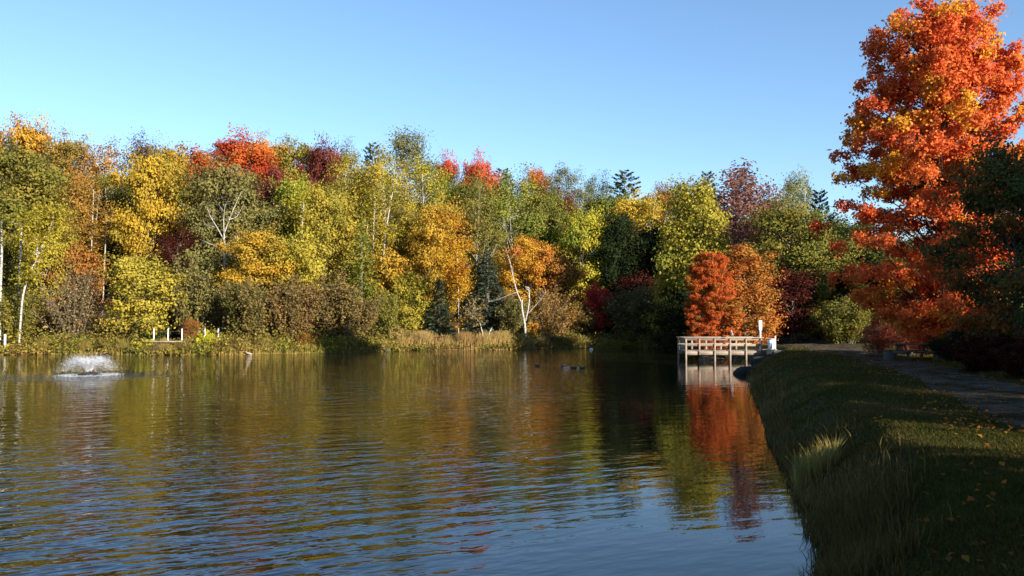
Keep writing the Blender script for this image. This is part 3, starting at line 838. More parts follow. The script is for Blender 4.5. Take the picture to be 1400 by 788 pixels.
# the big maple
print('maple...')
def big_maple():
    D = 38.0
    r = RS(205)
    m_ = D / FPX
    x, y = P(1290, D)
    z0 = gz(x, y)
    H = (HOR + 2) / FPX * D + EYE - z0
    # half widths either side of the trunk, by photo row
    rows = np.array([-2, 10, 40, 80, 115, 180, 250, 320, 380, 420, 455, 480.])
    left = (1290 - np.array([1250, 1205, 1190, 1196, 1192, 1146, 1134, 1140, 1150, 1180, 1225, 1260.])) * m_
    right = (np.array([1318, 1345, 1368, 1392, 1402, 1405, 1404, 1402, 1396, 1380, 1350, 1320.]) - 1290) * m_
    zz = (HOR - rows) * m_ + EYE - z0
    o = np.argsort(zz)
    zz, left, right = zz[o], left[o], right[o]
    tb = MB()
    tz = np.linspace(0, H * .93, 10)
    tx = .25 * np.sin(tz * .35); ty = .2 * np.sin(tz * .28 + 1)
    tb.tube(np.stack([tx, ty, tz], 1), .25 * (1 - .93 * tz / (H * .93)) + .015, 8)
    C, CL, TN, NB, DR = [], [], [], [], []
    k = 0
    while k < 560:
        z = zz[0] + .2 + (H - zz[0] - .3) * r.rand() ** .92
        az = r.rand() * 6.283
        ca_, sa_ = math.cos(az), math.sin(az)
        lw, rw = np.interp(z, zz, left), np.interp(z, zz, right)
        e = (rw if ca_ > 0 else lw) * ca_ ** 2 + (lw + rw) / 2 * sa_ ** 2
        if r.rand() > e / 4.6 + .25: continue
        e *= .97 + .08 * r.randn()
        f = 1 - .85 * r.rand() ** 1.5
        L_ = .75 + .75 * r.rand()
        up_ = np.clip(.08 + .9 * (z / H - .45) + .18 * r.randn(), -.25, .95)
        out_ = np.array([ca_ * math.cos(up_), sa_ * math.cos(up_), math.sin(up_)])
        tip = np.array([ca_ * e * f, sa_ * e * f, z])
        base = tip - out_ * L_
        side = np.array([-sa_, ca_, 0.]); nrm = np.cross(out_, side); nrm *= np.sign(nrm[2] + 1e-6)
        zt = max(1.5, z - e * f * (.55 + .25 * r.rand()))
        b0 = np.array([np.interp(zt, tz, tx), np.interp(zt, tz, ty), min(zt, H * .9)])
        mid = b0 * .5 + base * .5; mid[2] = b0[2] * .55 + base[2] * .45
        tb.tube(bez(b0, mid, base, 5), np.linspace(.04, .012, 5), 4, False)
        n = int(290 * (L_ / 1.1) ** 1.3)
        # a flat bough: side twigs with leaf bunches, wider in the middle, ragged at the edge
        nt_ = 8
        s0 = r.rand(nt_); sgn = r.choice([-1, 1], nt_)
        w = r.randint(nt_, size=n)
        ln = .62 * L_ * (1.15 - .8 * s0) * (.6 + .6 * r.rand(nt_))
        q = r.rand(n) ** .7
        along = s0[w] * L_ + q * ln[w] * .65 + .10 * r.randn(n)
        lat = sgn[w] * q * ln[w] * .75 + .11 * r.randn(n)
        sag = -.14 * q * ln[w] - .20 * np.abs(r.randn(n)) + .09 * r.randn(n)
        pts = base + out_ * along[:, None] + side * lat[:, None] + nrm * sag[:, None]
        C.append(pts)
        cv = r.rand() ** 2.6
        if 8 < z / H * 17 < 12 and ca_ < .2 and r.rand() < .25: cv = .8 + .2 * r.rand()
        CL.append(np.full(n, cv)); TN.append(np.clip(.25 + .5 * r.rand() + .2 * r.randn(n), 0, 1))
        NB.append(nrm * .45 + out_ * .55 + side * (lat / ln.max())[:, None] * .5 + nrm * (sag * 1.5)[:, None])
        DR.append(out_[None] + side[None] * (sgn[w] * .6)[:, None])
        k += 1
    C = np.concatenate(C); NB = np.concatenate(NB)
    root = empty('maple_tree', (x, y, z0 - .05), 0)
    tag(root, 'big orange red maple towering over the picnic table beside the path', 'tree')
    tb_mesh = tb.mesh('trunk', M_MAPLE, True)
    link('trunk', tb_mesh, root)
    c = link('crown', crown_mesh('crown', C, .142, np.concatenate(CL), np.concatenate(TN), r, nb=NB, nj=.55, dirs=np.concatenate(DR), aspect=.75), root)
    c['ca'] = [.68, .12, .048]; c['cb'] = [.74, .225, .055]; c['cc'] = [.72, .36, .045]
    return tb_mesh, c.data, H, x, y
mt_, mc_, mh_, _, _ = big_maple()
def small_maple(px, ytop, wpx, D, rz, cols, label):
    x, y = P(px, D)
    h = (HOR - ytop) / FPX * D + EYE - gz(x, y)
    root = empty('maple_tree', (x, y, gz(x, y) - .05), rz)
    w = wpx / FPX * D / 8.6
    root.scale = (w, w, h / mh_)
    tag(root, label, 'tree')
    link('trunk', mt_, root)
    c = link('crown', mc_, root)
    for k, v in zip(('ca', 'cb', 'cc'), cols): c[k] = list(v)
small_maple(970, 342, 76, 66.5, 2.9, ((.50, .09, .03), (.58, .17, .04), (.36, .17, .035)), 'vivid orange red young maple at the left of the rusty one behind the dock')

# birches and other trees known by their white stems
def stem_tree(name, D, lines, leafs, pal, label, cat='tree', leaf=.26, mat=None, seed=1):
    """lines: [(r0, r1, [(photo column, photo row) ...])], stems as they stand at distance D"""
    r = RS(seed)
    px0, py0 = lines[0][2][0]
    bx, by = P(px0, D)
    bz = gz(bx, by) - .1
    root = empty(name, (bx, by, bz))
    tag(root, label, cat)
    tb = MB()
    for k, (r0, r1, pts) in enumerate(lines):
        dep = np.linspace(0, r.uniform(-1.2, 1.2) if k else 0, len(pts))
        Pw = np.array([[(px - CXP) / FPX * (D + d) - bx, d, (HOR - py) / FPX * D + EYE - bz] for (px, py), d in zip(pts, dep)])
        if k == 0: Pw[0, 2] = 0
        t = np.linspace(0, 1, len(Pw)); tt = np.linspace(0, 1, len(Pw) * 3)
        Pw = np.stack([np.interp(tt, t, Pw[:, i]) for i in range(3)], 1)
        Pw[1:-1] = (Pw[:-2] + 2 * Pw[1:-1] + Pw[2:]) / 4
        tb.tube(Pw, np.linspace(r0, r1, len(Pw)) * .55, 6)
        for _ in range(5):
            i = r.randint(len(Pw) // 2, len(Pw)); dv = r.randn(3); dv[2] = abs(dv[2]) + .3
            tb.tube([Pw[i], Pw[i] + dv * .35], [r1 * .7, .006], 3, False)
    link('trunk', tb.mesh('trunk', mat or M_BIRCH, True), root)
    if leafs:
        leafs = list(leafs)
        if cat == 'tree' and seed not in (11,):
            for (_, _, pts) in lines:
                for _k in range(int(4 + 3 * r.rand())):
                    q = r.rand() * (len(pts) - 1); i_ = int(q); f_ = q - i_
                    leafs.append((pts[i_][0] * (1 - f_) + pts[i_ + 1][0] * f_ + 5 * r.randn(), pts[i_][1] * (1 - f_) + pts[i_ + 1][1] * f_, .7, 60))
        C, CL, TN = [], [], []
        for (px, py, rad, n) in leafs:
            c = np.array([(px - CXP) / FPX * D - bx, -.35, (HOR - py) / FPX * D + EYE - bz])
            ns = 6
            sc = c + r.randn(ns, 3) * rad * .5
            w = r.randint(ns, size=n)
            C.append(sc[w] + r.randn(n, 3) * rad * np.array([.35, .35, .24])); CL.append(np.full(n, r.rand())); TN.append(r.rand(n))
        c = link('crown', crown_mesh('crown', np.concatenate(C), leaf, np.concatenate(CL), np.concatenate(TN), r, up=.5), root)
        for k, v in zip(('ca', 'cb', 'cc'), PAL[pal]): c[k] = list(v)
    return root
stem_tree('birch_tree', 69.5, [(.16, .10, [(27, 470), (30, 405), (38, 378), (52, 345), (62, 322)]), (.09, .03, [(62, 322), (67, 312), (71, 290)]), (.10, .03, [(50, 350), (48, 325), (47, 298)]), (.04, .02, [(38, 378), (50, 374), (66, 376)])],
          [(60, 296, 1.2, 200), (48, 300, 1.0, 160), (74, 300, .9, 120)], 'yelol', 'leaning forked white birch with a little gold leaf at far left', seed=2)
stem_tree('birch_tree', 70.5, [(.20, .14, [(1, 470), (0, 410), (1, 345), (-1, 300)])], [(-4, 300, 1.3, 220)], 'olive', 'straight thick white birch trunk at the very left edge', seed=3)
stem_tree('birch_tree', 75, [(.17, .13, [(24, 470), (25, 380), (27, 340), (27, 308)])], [(30, 300, 1.2, 200)], 'yelol', 'upright white birch trunk just left of the leaning forked one', seed=4)
for px, a, b, D, lab in [(85, 300, 366, 84, 'pale straight trunk rising behind the leaning birch'), (123, 260, 372, 80, 'tall thin pale trunk above the grey twiggy shrub'), (142, 290, 350, 86, 'pale forked trunk in the dark gap left of the golden maple')]:
    stem_tree('bare_tree', D, [(.15, .07, [(px - 2, 455), (px, b), (px + 1, (a + b) / 2), (px + 2, a)]), (.06, .02, [(px, (a + b) / 2 + 8), (px + 6, (a + b) / 2 - 6), (px + 10, a)])], [(px, a, 1.2, 160)], 'rustgold', lab, mat=M_PALE, seed=px)
stem_tree('bare_tree', 80, [(.22, .12, [(306, 470), (307, 400), (306, 345), (305, 318)]), (.10, .03, [(305, 320), (312, 300), (322, 275), (328, 262)]), (.09, .03, [(306, 330), (296, 312), (285, 295), (282, 285)]), (.08, .03, [(305, 318), (304, 300), (306, 280)]),
          (.06, .02, [(296, 312), (286, 308), (276, 306)]), (.06, .02, [(312, 300), (322, 296), (330, 280)]), (.05, .02, [(306, 340), (316, 328), (324, 322)]), (.05, .02, [(304, 345), (292, 336), (282, 334)])],
          None, None, 'bare tree of spreading white branches in front of the grey olive crown', seed=6)
stem_tree('birch_tree', 85, [(.17, .07, [(518, 465), (521, 400), (523, 365), (526, 320), (531, 290), (536, 262)]), (.05, .02, [(527, 320), (533, 316), (540, 312)])], [(536, 258, 1.4, 260)], 'yelol', 'white birch with the longest bare stem, middle of the left slope', seed=7)
stem_tree('birch_tree', 88, [(.12, .06, [(508, 465), (509, 380), (510, 310), (512, 270)])], [(512, 270, 1.2, 200)], 'yelol', 'slimmer white birch just left of the long stemmed one', seed=8)
stem_tree('birch_tree', 88, [(.12, .06, [(502, 465), (503, 340), (502, 312), (499, 290)])], [(498, 288, 1.1, 180)], 'yelol', 'slim white birch leaning left, leftmost of the three beside the larch', seed=9)
stem_tree('birch_tree', 84, [(.14, .06, [(414, 465), (413, 350), (412, 300), (414, 280)])], [(412, 275, 1.2, 240)], 'yelgreen', 'white stemmed birch inside the yellow green trees right of the bare white branches', seed=10)
stem_tree('birch_tree', 82.5, [(.24, .14, [(719, 463), (718, 446), (714, 425), (713, 414)]), (.13, .05, [(713, 414), (706, 398), (701, 376), (696, 352), (690, 335)]), (.13, .10, [(718, 440), (722, 425), (724, 408), (723, 394)]), (.08, .03, [(721, 430), (732, 418), (740, 409), (746, 400)]),
          (.06, .02, [(706, 400), (694, 404), (680, 410), (664, 414)]), (.04, .015, [(696, 356), (704, 348), (710, 340)])], [(690, 345, .8, 60)], 'rust', 'forked white trunk leaning left, nearly leafless, at the water right of the larger spruce', seed=11)
stem_tree('dead_tree', 80, [(.10, .03, [(663, 466), (659, 452), (655, 438), (650, 422), (646, 412)]), (.03, .01, [(655, 438), (651, 434), (645, 432)])], [(644, 414, .7, 60)], 'tan', 'slender white dead stem leaning left over the reeds below the larger spruce', seed=12)
stem_tree('dead_tree', 80, [(.09, .08, [(669, 466), (669, 455)])], None, None, 'short white snag beside the leaning dead stem', cat='stump', seed=13)
stem_tree('young_tree', 80.5, [(.10, .04, [(627, 468), (627, 440), (627, 410), (626, 370), (624, 330)])],
          [(622, 318, 1.5, 420), (632, 340, 1.3, 380), (614, 345, 1.2, 340), (630, 368, 1.1, 320), (620, 385, .9, 220), (626, 398, .7, 130)], 'goldor', 'slim orange gold tree with a pale straight stem standing between the two spruces', seed=14)

# low growth along the far bank
low = [(214, 474, 26, .5, 'tan', 'small tan bush at the left end of the pale landing'), (252, 472, 26, .5, 'brown', 'small brown bush at the right end of the pale landing'),
       (150, 470, 60, 1.6, 'olive', 'low olive bush at the water left of the white fence'), (205, 462, 40, 1.5, 'brightyel', 'small yellow bush in front of the leftmost fence post'),
       (284, 452, 34, 1.2, 'brightyel', 'bright yellow bush hiding the foot of the white fence'), (262, 463, 40, 1.6, 'brown', 'low brown bush below the white fence'),
       (312, 462, 50, 1.5, 'tan', 'low tan bush just right of the bright yellow bush'), (362, 466, 54, 1.5, 'brown', 'low brown bush at the water, left of the lime green bush'),
       (460, 460, 54, 1.4, 'limegreen', 'low lime green bush on the bank below the brown shrubs'), (418, 452, 34, 1.5, 'rust', 'low rusty bush overhanging the water below the brown shrubs'),
       (545, 446, 50, 2.0, 'straw', 'straw coloured bush at the water left of the reeds'), (600, 458, 50, 2.0, 'maroon', 'low reddish bush among the straw reeds below the spruces'),
       (640, 460, 40, 2.0, 'rust', 'low rusty bush among the reeds below the larger spruce'), (690, 456, 46, 1.6, 'straw', 'straw coloured bush at the water below the forked trunk'),
       (740, 452, 54, 1.8, 'tan', 'tan bush at the water right of the forked trunk'), (728, 438, 36, 2.4, 'goldor', 'small gold bush at the foot of the forked white trunk'),
       (782, 456, 50, 2.0, 'olivegrey', 'low olive bush in the shade left of the crimson bush'), (840, 455, 60, 2.0, 'olivegrey', 'low olive bush in shade below the crimson bush'),
       (120, 470, 44, 1.6, 'limegreen', 'low green bush right behind the fountain'), (66, 468, 70, 2.0, 'yelol', 'low yellow olive bush at the water left of the fountain'),
       (15, 466, 50, 3.0, 'brown', 'low brown bush behind the lone white post')]
for px, yt, w, off, pal, lab in low:
    far('bush', px, yt, w, off, pal, lab)

# ------------------------------------------------------------------ fishing dock
def beam(mb, a, b, w, h):
    a = np.array(a, float); b = np.array(b, float)
    d = b - a; L = np.linalg.norm(d); c = (a + b) / 2
    mb.box(c, (L, w, h), math.atan2(d[1], d[0]), 0, min(w, h) * .12)
DD = 57.0
def dx(px, D=DD): return (px - CXP) / FPX * D
def dz(y, D=DD): return EYE + (HOR - y) / FPX * D
dock = empty('fishing_dock', (dx(990), DD, 0))
tag(dock, 'weathered wooden fishing dock with open railings standing in the pond by the path', 'dock')
ox = dx(990)
x0, x1 = dx(936) - ox, dx(1041) - ox
DEP = 2.4
zd, zr = dz(479.5), dz(461.5)
pl = MB()
n = int((x1 - x0) / .16)
for i in range(n):
    pl.box((x0 + (i + .5) * (x1 - x0) / n, DEP / 2, zd - .025 + .004 * (i % 3)), ((x1 - x0) / n - .012, DEP - .1, .05))
tag(pl.build('deck_planks', M_WOOD, dock), kind='stuff')
for fx0, fx1 in [(936, 954.5), (955.2, 975.5), (976.5, 996.5), (998, 1018.5), (1019.5, 1041)]:
    f = MB(); f.box((dx((fx0 + fx1) / 2) - ox, -.03, zd - .16), (dx(fx1) - dx(fx0), .05, .26), 0, 0, .008)
    f.build('fascia_board', M_WOOD, dock)
for py_ in (DEP - .02,):
    f = MB(); f.box(((x0 + x1) / 2, py_, zd - .17), (x1 - x0, .05, .24)); f.build('fascia_board', M_WOOD, dock)
for px_, foot in [(937, 1), (955.3, 0), (976.3, 1), (997.3, 1), (1019, 1), (1039.5, 0)]:
    f = MB(); zb_ = -1.0 if foot else zd - .28
    f.box((dx(px_) - ox, -.10, (zr - .05 + zb_) / 2), (.105, .09, zr - .05 - zb_), 0, 0, .012); f.build('post', M_WOOD, dock)
for px_, foot in [(937, 1), (956, 0), (976.3, 1), (997.3, 1), (1019, 0)]:
    f = MB(); zb_ = -1.0 if foot else zd - .28
    f.box((dx(px_) - ox, DEP + .05, (zr - .05 + zb_) / 2), (.12, .09, zr - .05 - zb_), 0, 0, .012); f.build('post', M_WOOD, dock)
for yy in (-.10, DEP + .05):
    f = MB(); f.box(((x0 + x1) / 2, yy, zr - .02), (x1 - x0 + .2, .22, .06), 0, 0, .01); f.build('top_rail', M_WOOD, dock)
    f = MB(); f.box(((x0 + x1) / 2, yy + (.07 if yy < 0 else -.07), zr - .14), (x1 - x0, .045, .12), 0, 0, .008); f.build('rail', M_WOOD, dock)
    f = MB(); f.box(((x0 + x1) / 2, yy + (.07 if yy < 0 else -.07), dz(472)), (x1 - x0, .045, .14), 0, 0, .008); f.build('rail', M_WOOD, dock)
f = MB(); f.box((x0 - .02, DEP / 2 - .02, zr - .022), (.20, DEP - .1, .055)); f.build('top_rail', M_WOOD, dock)
for z_, h_ in ((dz(466.5), .34), (dz(475.5), .34)):
    f = MB(); f.box((x0 + .13, DEP * .5, z_), (.045, DEP - .1, h_)); f.build('end_board', M_WOOD, dock)
# ramp onto the bank
f = MB(); f.box((x1 + .55, DEP / 2 - .2, zd + .04), (1.1, 1.5, .06)); f.build('ramp', M_WOOD, dock)

# rocks under and beside the dock
for px_, y_, w_, h_, D_, lab, m_ in [(966, 490, .95, .7, 58.3, 'pale rounded rock under the left half of the dock', M_ROCK), (982, 491, .9, .55, 58.6, 'brownish rock between the dock legs', M_ROCK), (1006, 490, .8, .6, 58.2, 'grey rock under the middle of the dock', M_ROCK),
                           (1052, 486, 1.2, .9, 56.4, 'dark rock under the white bin', M_DKROCK), (1062, 482, .8, .5, 56.0, 'small pale rock at the shore end of the dock', M_ROCK), (1018, 514, 1.0, .7, 42.5, 'dark wet boulder at the water edge in front of the dock', M_DKROCK),
                           (1036, 494, 1.3, .7, 54.5, 'flat dark rock at the shore in front of the dock ramp', M_DKROCK)]:
    f = MB(); f.rock((0, 0, 0), (w_, w_ * .8, h_), int(px_))
    x_ = dx(px_, D_); z_ = max(gz(x_, D_), -.12) + h_ * .22
    o = f.build('boulder' if w_ > 1.1 else 'rock', m_, None, (x_, D_, z_), True); tag(o, lab, 'rock')

# sign, bin, gull
sx_ = dx(1041); sg = empty('sign', (sx_, DD + .35, zd)); tag(sg, 'narrow upright white sign on a post at the shore end of the dock', 'sign')
f = MB(); f.box((0, 0, (dz(440) - zd) / 2), (.09, .09, dz(440) - zd)); f.build('post', M_WHITE, sg)
f = MB(); f.box((0, -.065, (dz(438) + dz(452)) / 2 - zd), (.25, .03, dz(438) - dz(452)), .3, 0, .02); f.build('sign_board', M_WHITE, sg)
bx_ = dx(1050); bz_ = dz(480.5); bn = empty('litter_bin', (bx_, DD - .6, bz_)); tag(bn, 'white litter bin with blue grey bands and a white stake beside the dock', 'litter bin')
f = MB(); f.lathe([(.0, 0), (.15, 0), (.18, .1), (.23, .45), (.25, .86), (.235, .87), (.2, .8), (0, .78)], 14); f.build('bin_body', M_WHITE, bn, None, True)
f = MB(); f.lathe([(.236, .50), (.246, .50), (.25, .55), (.24, .55)], 14); f.box((-.02, -.235, .45), (.05, .03, .8), 0, -.08); f.build('band', M_BLUE, bn)
f = MB(); f.lathe([(.249, .80), (.262, .80), (.262, .86), (.25, .86)], 14); f.build('rim', M_BLUE, bn)
f = MB(); f.box((.26, -.03, .5), (.06, .06, 1.08)); f.build('stake', M_WHITE, bn)

def bird(name, x, y, z, s, rz, mat, label, group=None, stand=False):
    root = empty(name, (x, y, z), rz); root.scale = (s, s, s); tag(root, label, 'gull' if stand else 'duck', group)
    r = MB(); b0 = .10 if stand else .02
    pr = [(-.27, .09, .012), (-.20, .075, .055), (-.10, .05, .095), (.02, .045, .108), (.12, .07, .085), (.165, .13, .05), (.18, .19, .042), (.19, .225, .055), (.205, .25, .05), (.225, .262, .018)]
    if stand: pr = [(-.2, .02, .012), (-.16, .05, .04), (-.07, .09, .08), (.0, .14, .095), (.05, .2, .085), (.075, .26, .055), (.085, .30, .055), (.095, .335, .055), (.10, .36, .035), (.1, .37, .01)]
    k = 9; V = []
    for (x_, z_, rr) in pr:
        a = np.arange(k) * 6.283 / k
        V.append(np.stack([np.full(k, x_) + (np.sin(a) * rr * .4 if stand else 0), np.cos(a) * rr * .85, z_ + b0 + np.sin(a) * rr * (.8 if not stand else .7)], 1))
    V = np.concatenate(V)
    Qn = [(i * k + j, i * k + (j + 1) % k, (i + 1) * k + (j + 1) % k, (i + 1) * k + j) for i in range(len(pr) - 1) for j in range(k)]
    r.add(V, Qn); r.build('body', mat, root, None, True)
    hz = (.335 if stand else .235) + b0; hx = .14 if stand else .235
    f = MB(); f.tube([(hx, 0, hz), (hx + .08, 0, hz - .015)], [.018, .008], 5); f.build('beak', M_WOOD if stand else M_DKWOOD, root)
    if stand:
        for sgn in (-1, 1):
            f = MB(); f.tube([(.0, .03 * sgn, 0), (.0, .03 * sgn, .18)], [.009, .009], 5); f.build('leg', M_WOOD, root)
    return root
bird('gull', dx(999.5), DD - .1, zr + .01, 1.0, -2.2, M_GULL, 'white gull perched on the front rail of the dock', stand=True)
for px_, y_, rz, lab in [(734, 499, 2.4, 'dark duck swimming alone, left of the others'), (770.5, 499.5, 3.3, 'dark duck at the left end of the group of three'), (783, 502, 3.0, 'dark duck in the middle of the group of three'), (795, 502.5, 3.4, 'dark duck at the right end of the group of three')]:
    x_, D_ = PY(px_, y_ + 1.5); bird('duck', x_, D_, -.03, .95, rz, M_DUCK, lab, 'ducks swimming on the pond')
# pale driftwood beside the ducks
x_, D_ = PY(785, 503)
f = MB(); r_ = RS(5); f.tube([(-.6, 0, .0), (-.25, .05, .01), (.15, .0, .01), (.7, .1, .0)], [.03, .04, .035, .015], 7); tag(f.build('floating_branch', M_PALE, None, (x_, D_ + .5, 0), True), 'pale branch floating beside the three ducks', 'branch')
x_, D_ = PY(808, 477.5)
f = MB(); f.lathe([(0, 0), (.15, .02), (.19, .07), (.12, .13), (0, .15)], 10); tag(f.build('buoy', M_WHITE, None, (x_, D_, -.05), True), 'small white float on the dark water near the crimson bush', 'float')

# ------------------------------------------------------------------ white fence, landing, post, logs on the far bank
FD = far_D(250) + 2.2
fx = lambda px: (px - CXP) / FPX * FD
fen = empty('fence', (fx(255), FD, 0)); tag(fen, 'row of slim white fence posts with a thin wire on the far bank', 'fence')
for px_ in (211, 230.5, 249.5, 281, 299):
    zg = gz(fx(px_), FD); zt = EYE + (HOR - 449.5) / FPX * FD
    f = MB(); f.box((fx(px_) - fx(255), 0, (zg - .2 + zt) / 2), (.08, .08, zt - zg + .2), 0, 0, .015); f.build('post', M_WHITE, fen)
f = MB(); zt = EYE + (HOR - 453) / FPX * FD
f.tube([(fx(p) - fx(255), -.06, zt - (.04 if i % 2 else 0)) for i, p in enumerate((211, 220, 230.5, 240, 249.5, 265, 281, 290, 299))], .006, 4); f.build('wire', M_ROCK, fen)
lx, LD = P(229, far_D(229) + 1.5)
ld = empty('landing', (lx, LD, 0)); tag(ld, 'small pale plank landing below the white fence at the water', 'landing')
zl = EYE + (HOR - 467) / FPX * LD
for i in range(5):
    f = MB(); f.box((-.2 + .1 * (i % 3), -.9 + i * .36, zl + .006 * (i % 2)), (2.6 - .25 * (i % 2), .34, .07), .03 * (i - 2), 0, .012); f.build('plank', M_WOOD, ld)
f = MB(); f.box((.25, -.75, zl / 2 - .3), (.34, .26, zl + .45), .1, 0, .03); f.build('support', M_DKWOOD, ld)
for px_ in (-1.4, 1.0):
    f = MB(); f.box((px_, .5, zl / 2 - .3), (.14, .14, zl + .5)); f.build('leg', M_DKWOOD, ld)
pxx, PD = P(8, far_D(8) + 1.4)
f = MB(); f.box((0, 0, .62), (.13, .13, 1.5), 0, 0, .02); tag(f.build('post', M_WHITE, None, (pxx, PD, gz(pxx, PD) - .1)), 'lone white post on the grass at the left end of the far bank', 'post')
for px_, y_, ln, rz, lab, m_ in [(328, 481, 2.0, -.5, 'bleached log sliding into the water right of the white fence', M_WOOD), (520, 473, 1.6, .9, 'dark branch poking out over the water left of the reeds', M_DKWOOD), (183, 480, 1.2, .4, 'short dark log on the bank left of the landing', M_DKWOOD)]:
    D_ = far_D(px_) + .2; x_ = (px_ - CXP) / FPX * D_
    f = MB(); f.tube([(-ln / 2, 0, .55), (0, .05, .32), (ln / 2, 0, .0)], [.05, .07, .08], 7); tag(f.build('log', m_, None, (x_, D_, .02), True), lab, 'log')

# ------------------------------------------------------------------ picnic table
tx_, TD = P(1247, 36.5)
tz_ = gz(tx_, TD)
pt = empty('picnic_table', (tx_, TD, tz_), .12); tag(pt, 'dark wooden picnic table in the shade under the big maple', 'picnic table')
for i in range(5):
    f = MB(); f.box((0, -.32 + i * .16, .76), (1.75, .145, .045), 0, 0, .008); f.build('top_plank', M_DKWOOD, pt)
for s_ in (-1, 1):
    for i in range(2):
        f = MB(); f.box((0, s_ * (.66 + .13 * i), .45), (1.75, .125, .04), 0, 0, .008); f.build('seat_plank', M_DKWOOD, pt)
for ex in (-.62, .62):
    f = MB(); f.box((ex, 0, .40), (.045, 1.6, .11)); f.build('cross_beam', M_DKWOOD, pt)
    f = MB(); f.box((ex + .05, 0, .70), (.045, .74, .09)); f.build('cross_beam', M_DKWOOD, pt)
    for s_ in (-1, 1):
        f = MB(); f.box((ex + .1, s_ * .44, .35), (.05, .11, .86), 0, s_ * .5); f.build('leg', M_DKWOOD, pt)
x_, D_ = P(1214, 36.0)
f = MB(); f.lathe([(0, 0), (.26, 0), (.22, .08), (.2, .3), (.19, .42), (.0, .43)], 12); tag(f.build('stump', M_DKWOOD, None, (x_, D_, gz(x_, D_) - .02), True), 'dark cut stump just left of the picnic table', 'stump')
x_, D_ = P(1282, 36.3)
f = MB(); f.lathe([(0, 0), (.28, 0), (.23, .07), (.21, .22), (.2, .33), (.0, .34)], 12); tag(f.build('stump', M_DKWOOD, None, (x_, D_, gz(x_, D_) - .02), True), 'low dark stump just right of the picnic table', 'stump')

# ------------------------------------------------------------------ fountain
print('fountain...')
def fountain():
    r = RS(17)
    root = empty('fountain', (FOUNT[0], FOUNT[1], 0)); tag(root, 'floating pond fountain throwing a low cone of white spray', 'fountain')
    f = MB(); f.lathe([(0, -.05), (.42, -.05), (.46, .02), (.42, .10), (.2, .12), (.12, .16), (.08, .22), (0, .22)], 20); f.build('float', M_BLACK, root, None, True)
    m, nt, out = newmat('spray_water')
    p = N(nt, 'ShaderNodeBsdfPrincipled'); p.inputs['Base Color'].default_value = (.80, .82, .85, 1); p.inputs['Roughness'].default_value = .25  # faint blue grey tint stands for the shadow over the spray
    tr = N(nt, 'ShaderNodeBsdfTranslucent'); tr.inputs[0].default_value = (.8, .82, .85, 1)
    mx = N(nt, 'ShaderNodeMixShader'); mx.inputs[0].default_value = .4
    nt.links.new(p.outputs[0], mx.inputs[1]); nt.links.new(tr.outputs[0], mx.inputs[2]); nt.links.new(mx.outputs[0], out.inputs[0])
    n = 30000
    az = r.rand(n) * 6.283 + .06 * r.randn(n)
    az = az + .12 * np.sin(az * 19)
    el = np.radians(63 + 5 * r.randn(n))
    v = 3.65 * (1 + .09 * r.randn(n))
    T = 2 * v * np.sin(el) / 9.8
    t = T * r.rand(n) ** 1.25
    rad = .08 + v * np.cos(el) * t; z = .2 + v * np.sin(el) * t - 4.9 * t * t
    vx = v * np.cos(el); vz = v * np.sin(el) - 9.8 * t
    C = np.stack([np.cos(az) * rad, np.sin(az) * rad, np.maximum(z, .01)], 1) + r.randn(n, 3) * .015 * (1 + rad[:, None])
    dv = np.stack([np.cos(az) * vx, np.sin(az) * vx, vz], 1); dv /= np.linalg.norm(dv, axis=1, keepdims=True)
    V = leaves(C, 1.0, r, aspect=.4, dirs=dv, dj=.1)
    s = (.009 + .018 * r.rand(n) ** 2)[:, None, None] * np.where(t / T < .4, 1.5, 1.0)[:, None, None]
    V = (V.reshape(n, 4, 3) - C[:, None]) * s * 1.6 + C[:, None]
    tag(link('spray', mesh_np('spray', V.reshape(-1, 3), np.arange(4 * n).reshape(n, 4), None, m), root), kind='stuff')
    # white water thrown up where the spray lands
    n = 3000; az = r.rand(n) * 6.283; rad = 1.1 + .22 * r.randn(n)
    C = np.stack([np.cos(az) * rad, np.sin(az) * rad, np.abs(r.randn(n)) * .022 + .004], 1)
    V = leaves(C, .032, r, aspect=.7, up=1.2)
    tag(link('splash', mesh_np('splash', V, np.arange(4 * n).reshape(n, 4), None, m), root), kind='stuff')
fountain()

# ------------------------------------------------------------------ grass, reeds, fallen leaves
print('grass...')
def blades(name, X, Y, H, Wd, pal, label, r, bend=.35, mat=M_LEAF, z=None):
    n = len(X)
    Z = ground(X, Y) - .02 if z is None else z
    az = r.rand(n) * 6.283
    b = np.stack([np.cos(az), np.sin(az), np.zeros(n)], 1)
    pd = np.stack([-np.sin(az), np.cos(az), np.zeros(n)], 1)
    C = np.stack([X, Y, Z], 1)
    l = (bend * (.3 + r.rand(n)) * H)[:, None]
    V = np.empty((n, 5, 3))
    w = Wd[:, None] * .5
    up = np.array([0, 0, 1.0]) * H[:, None]
    V[:, 0] = C - pd * w; V[:, 1] = C + pd * w
    V[:, 2] = C + up * .58 + b * l * .35 + pd * w * .7; V[:, 3] = C + up * .58 + b * l * .35 - pd * w * .7
    V[:, 4] = C + up * (1 - .25 * bend) + b * l
    k = np.arange(n)[:, None] * 5
    o = link(name, mesh_np(name, V.reshape(-1, 3), [k + np.array([[0, 1, 2, 3]]), k + np.array([[3, 2, 4]])],
                           {'tone': np.tile(np.clip(.5 + .3 * r.randn(n), 0, 1), 2), 'clump': np.tile(np.clip(.5 + .45 * np.sin(X * 1.1) * np.sin(Y * .8 + 1) + .25 * r.randn(n), 0, 1), 2), 'vary': np.tile(r.rand(n), 2)}, mat))
    for q, v in zip(('ca', 'cb', 'cc'), pal): o[q] = list(v)
    tag(o, label, 'grass', None, 'stuff')
    return o
r = RS(41)
n = 420000
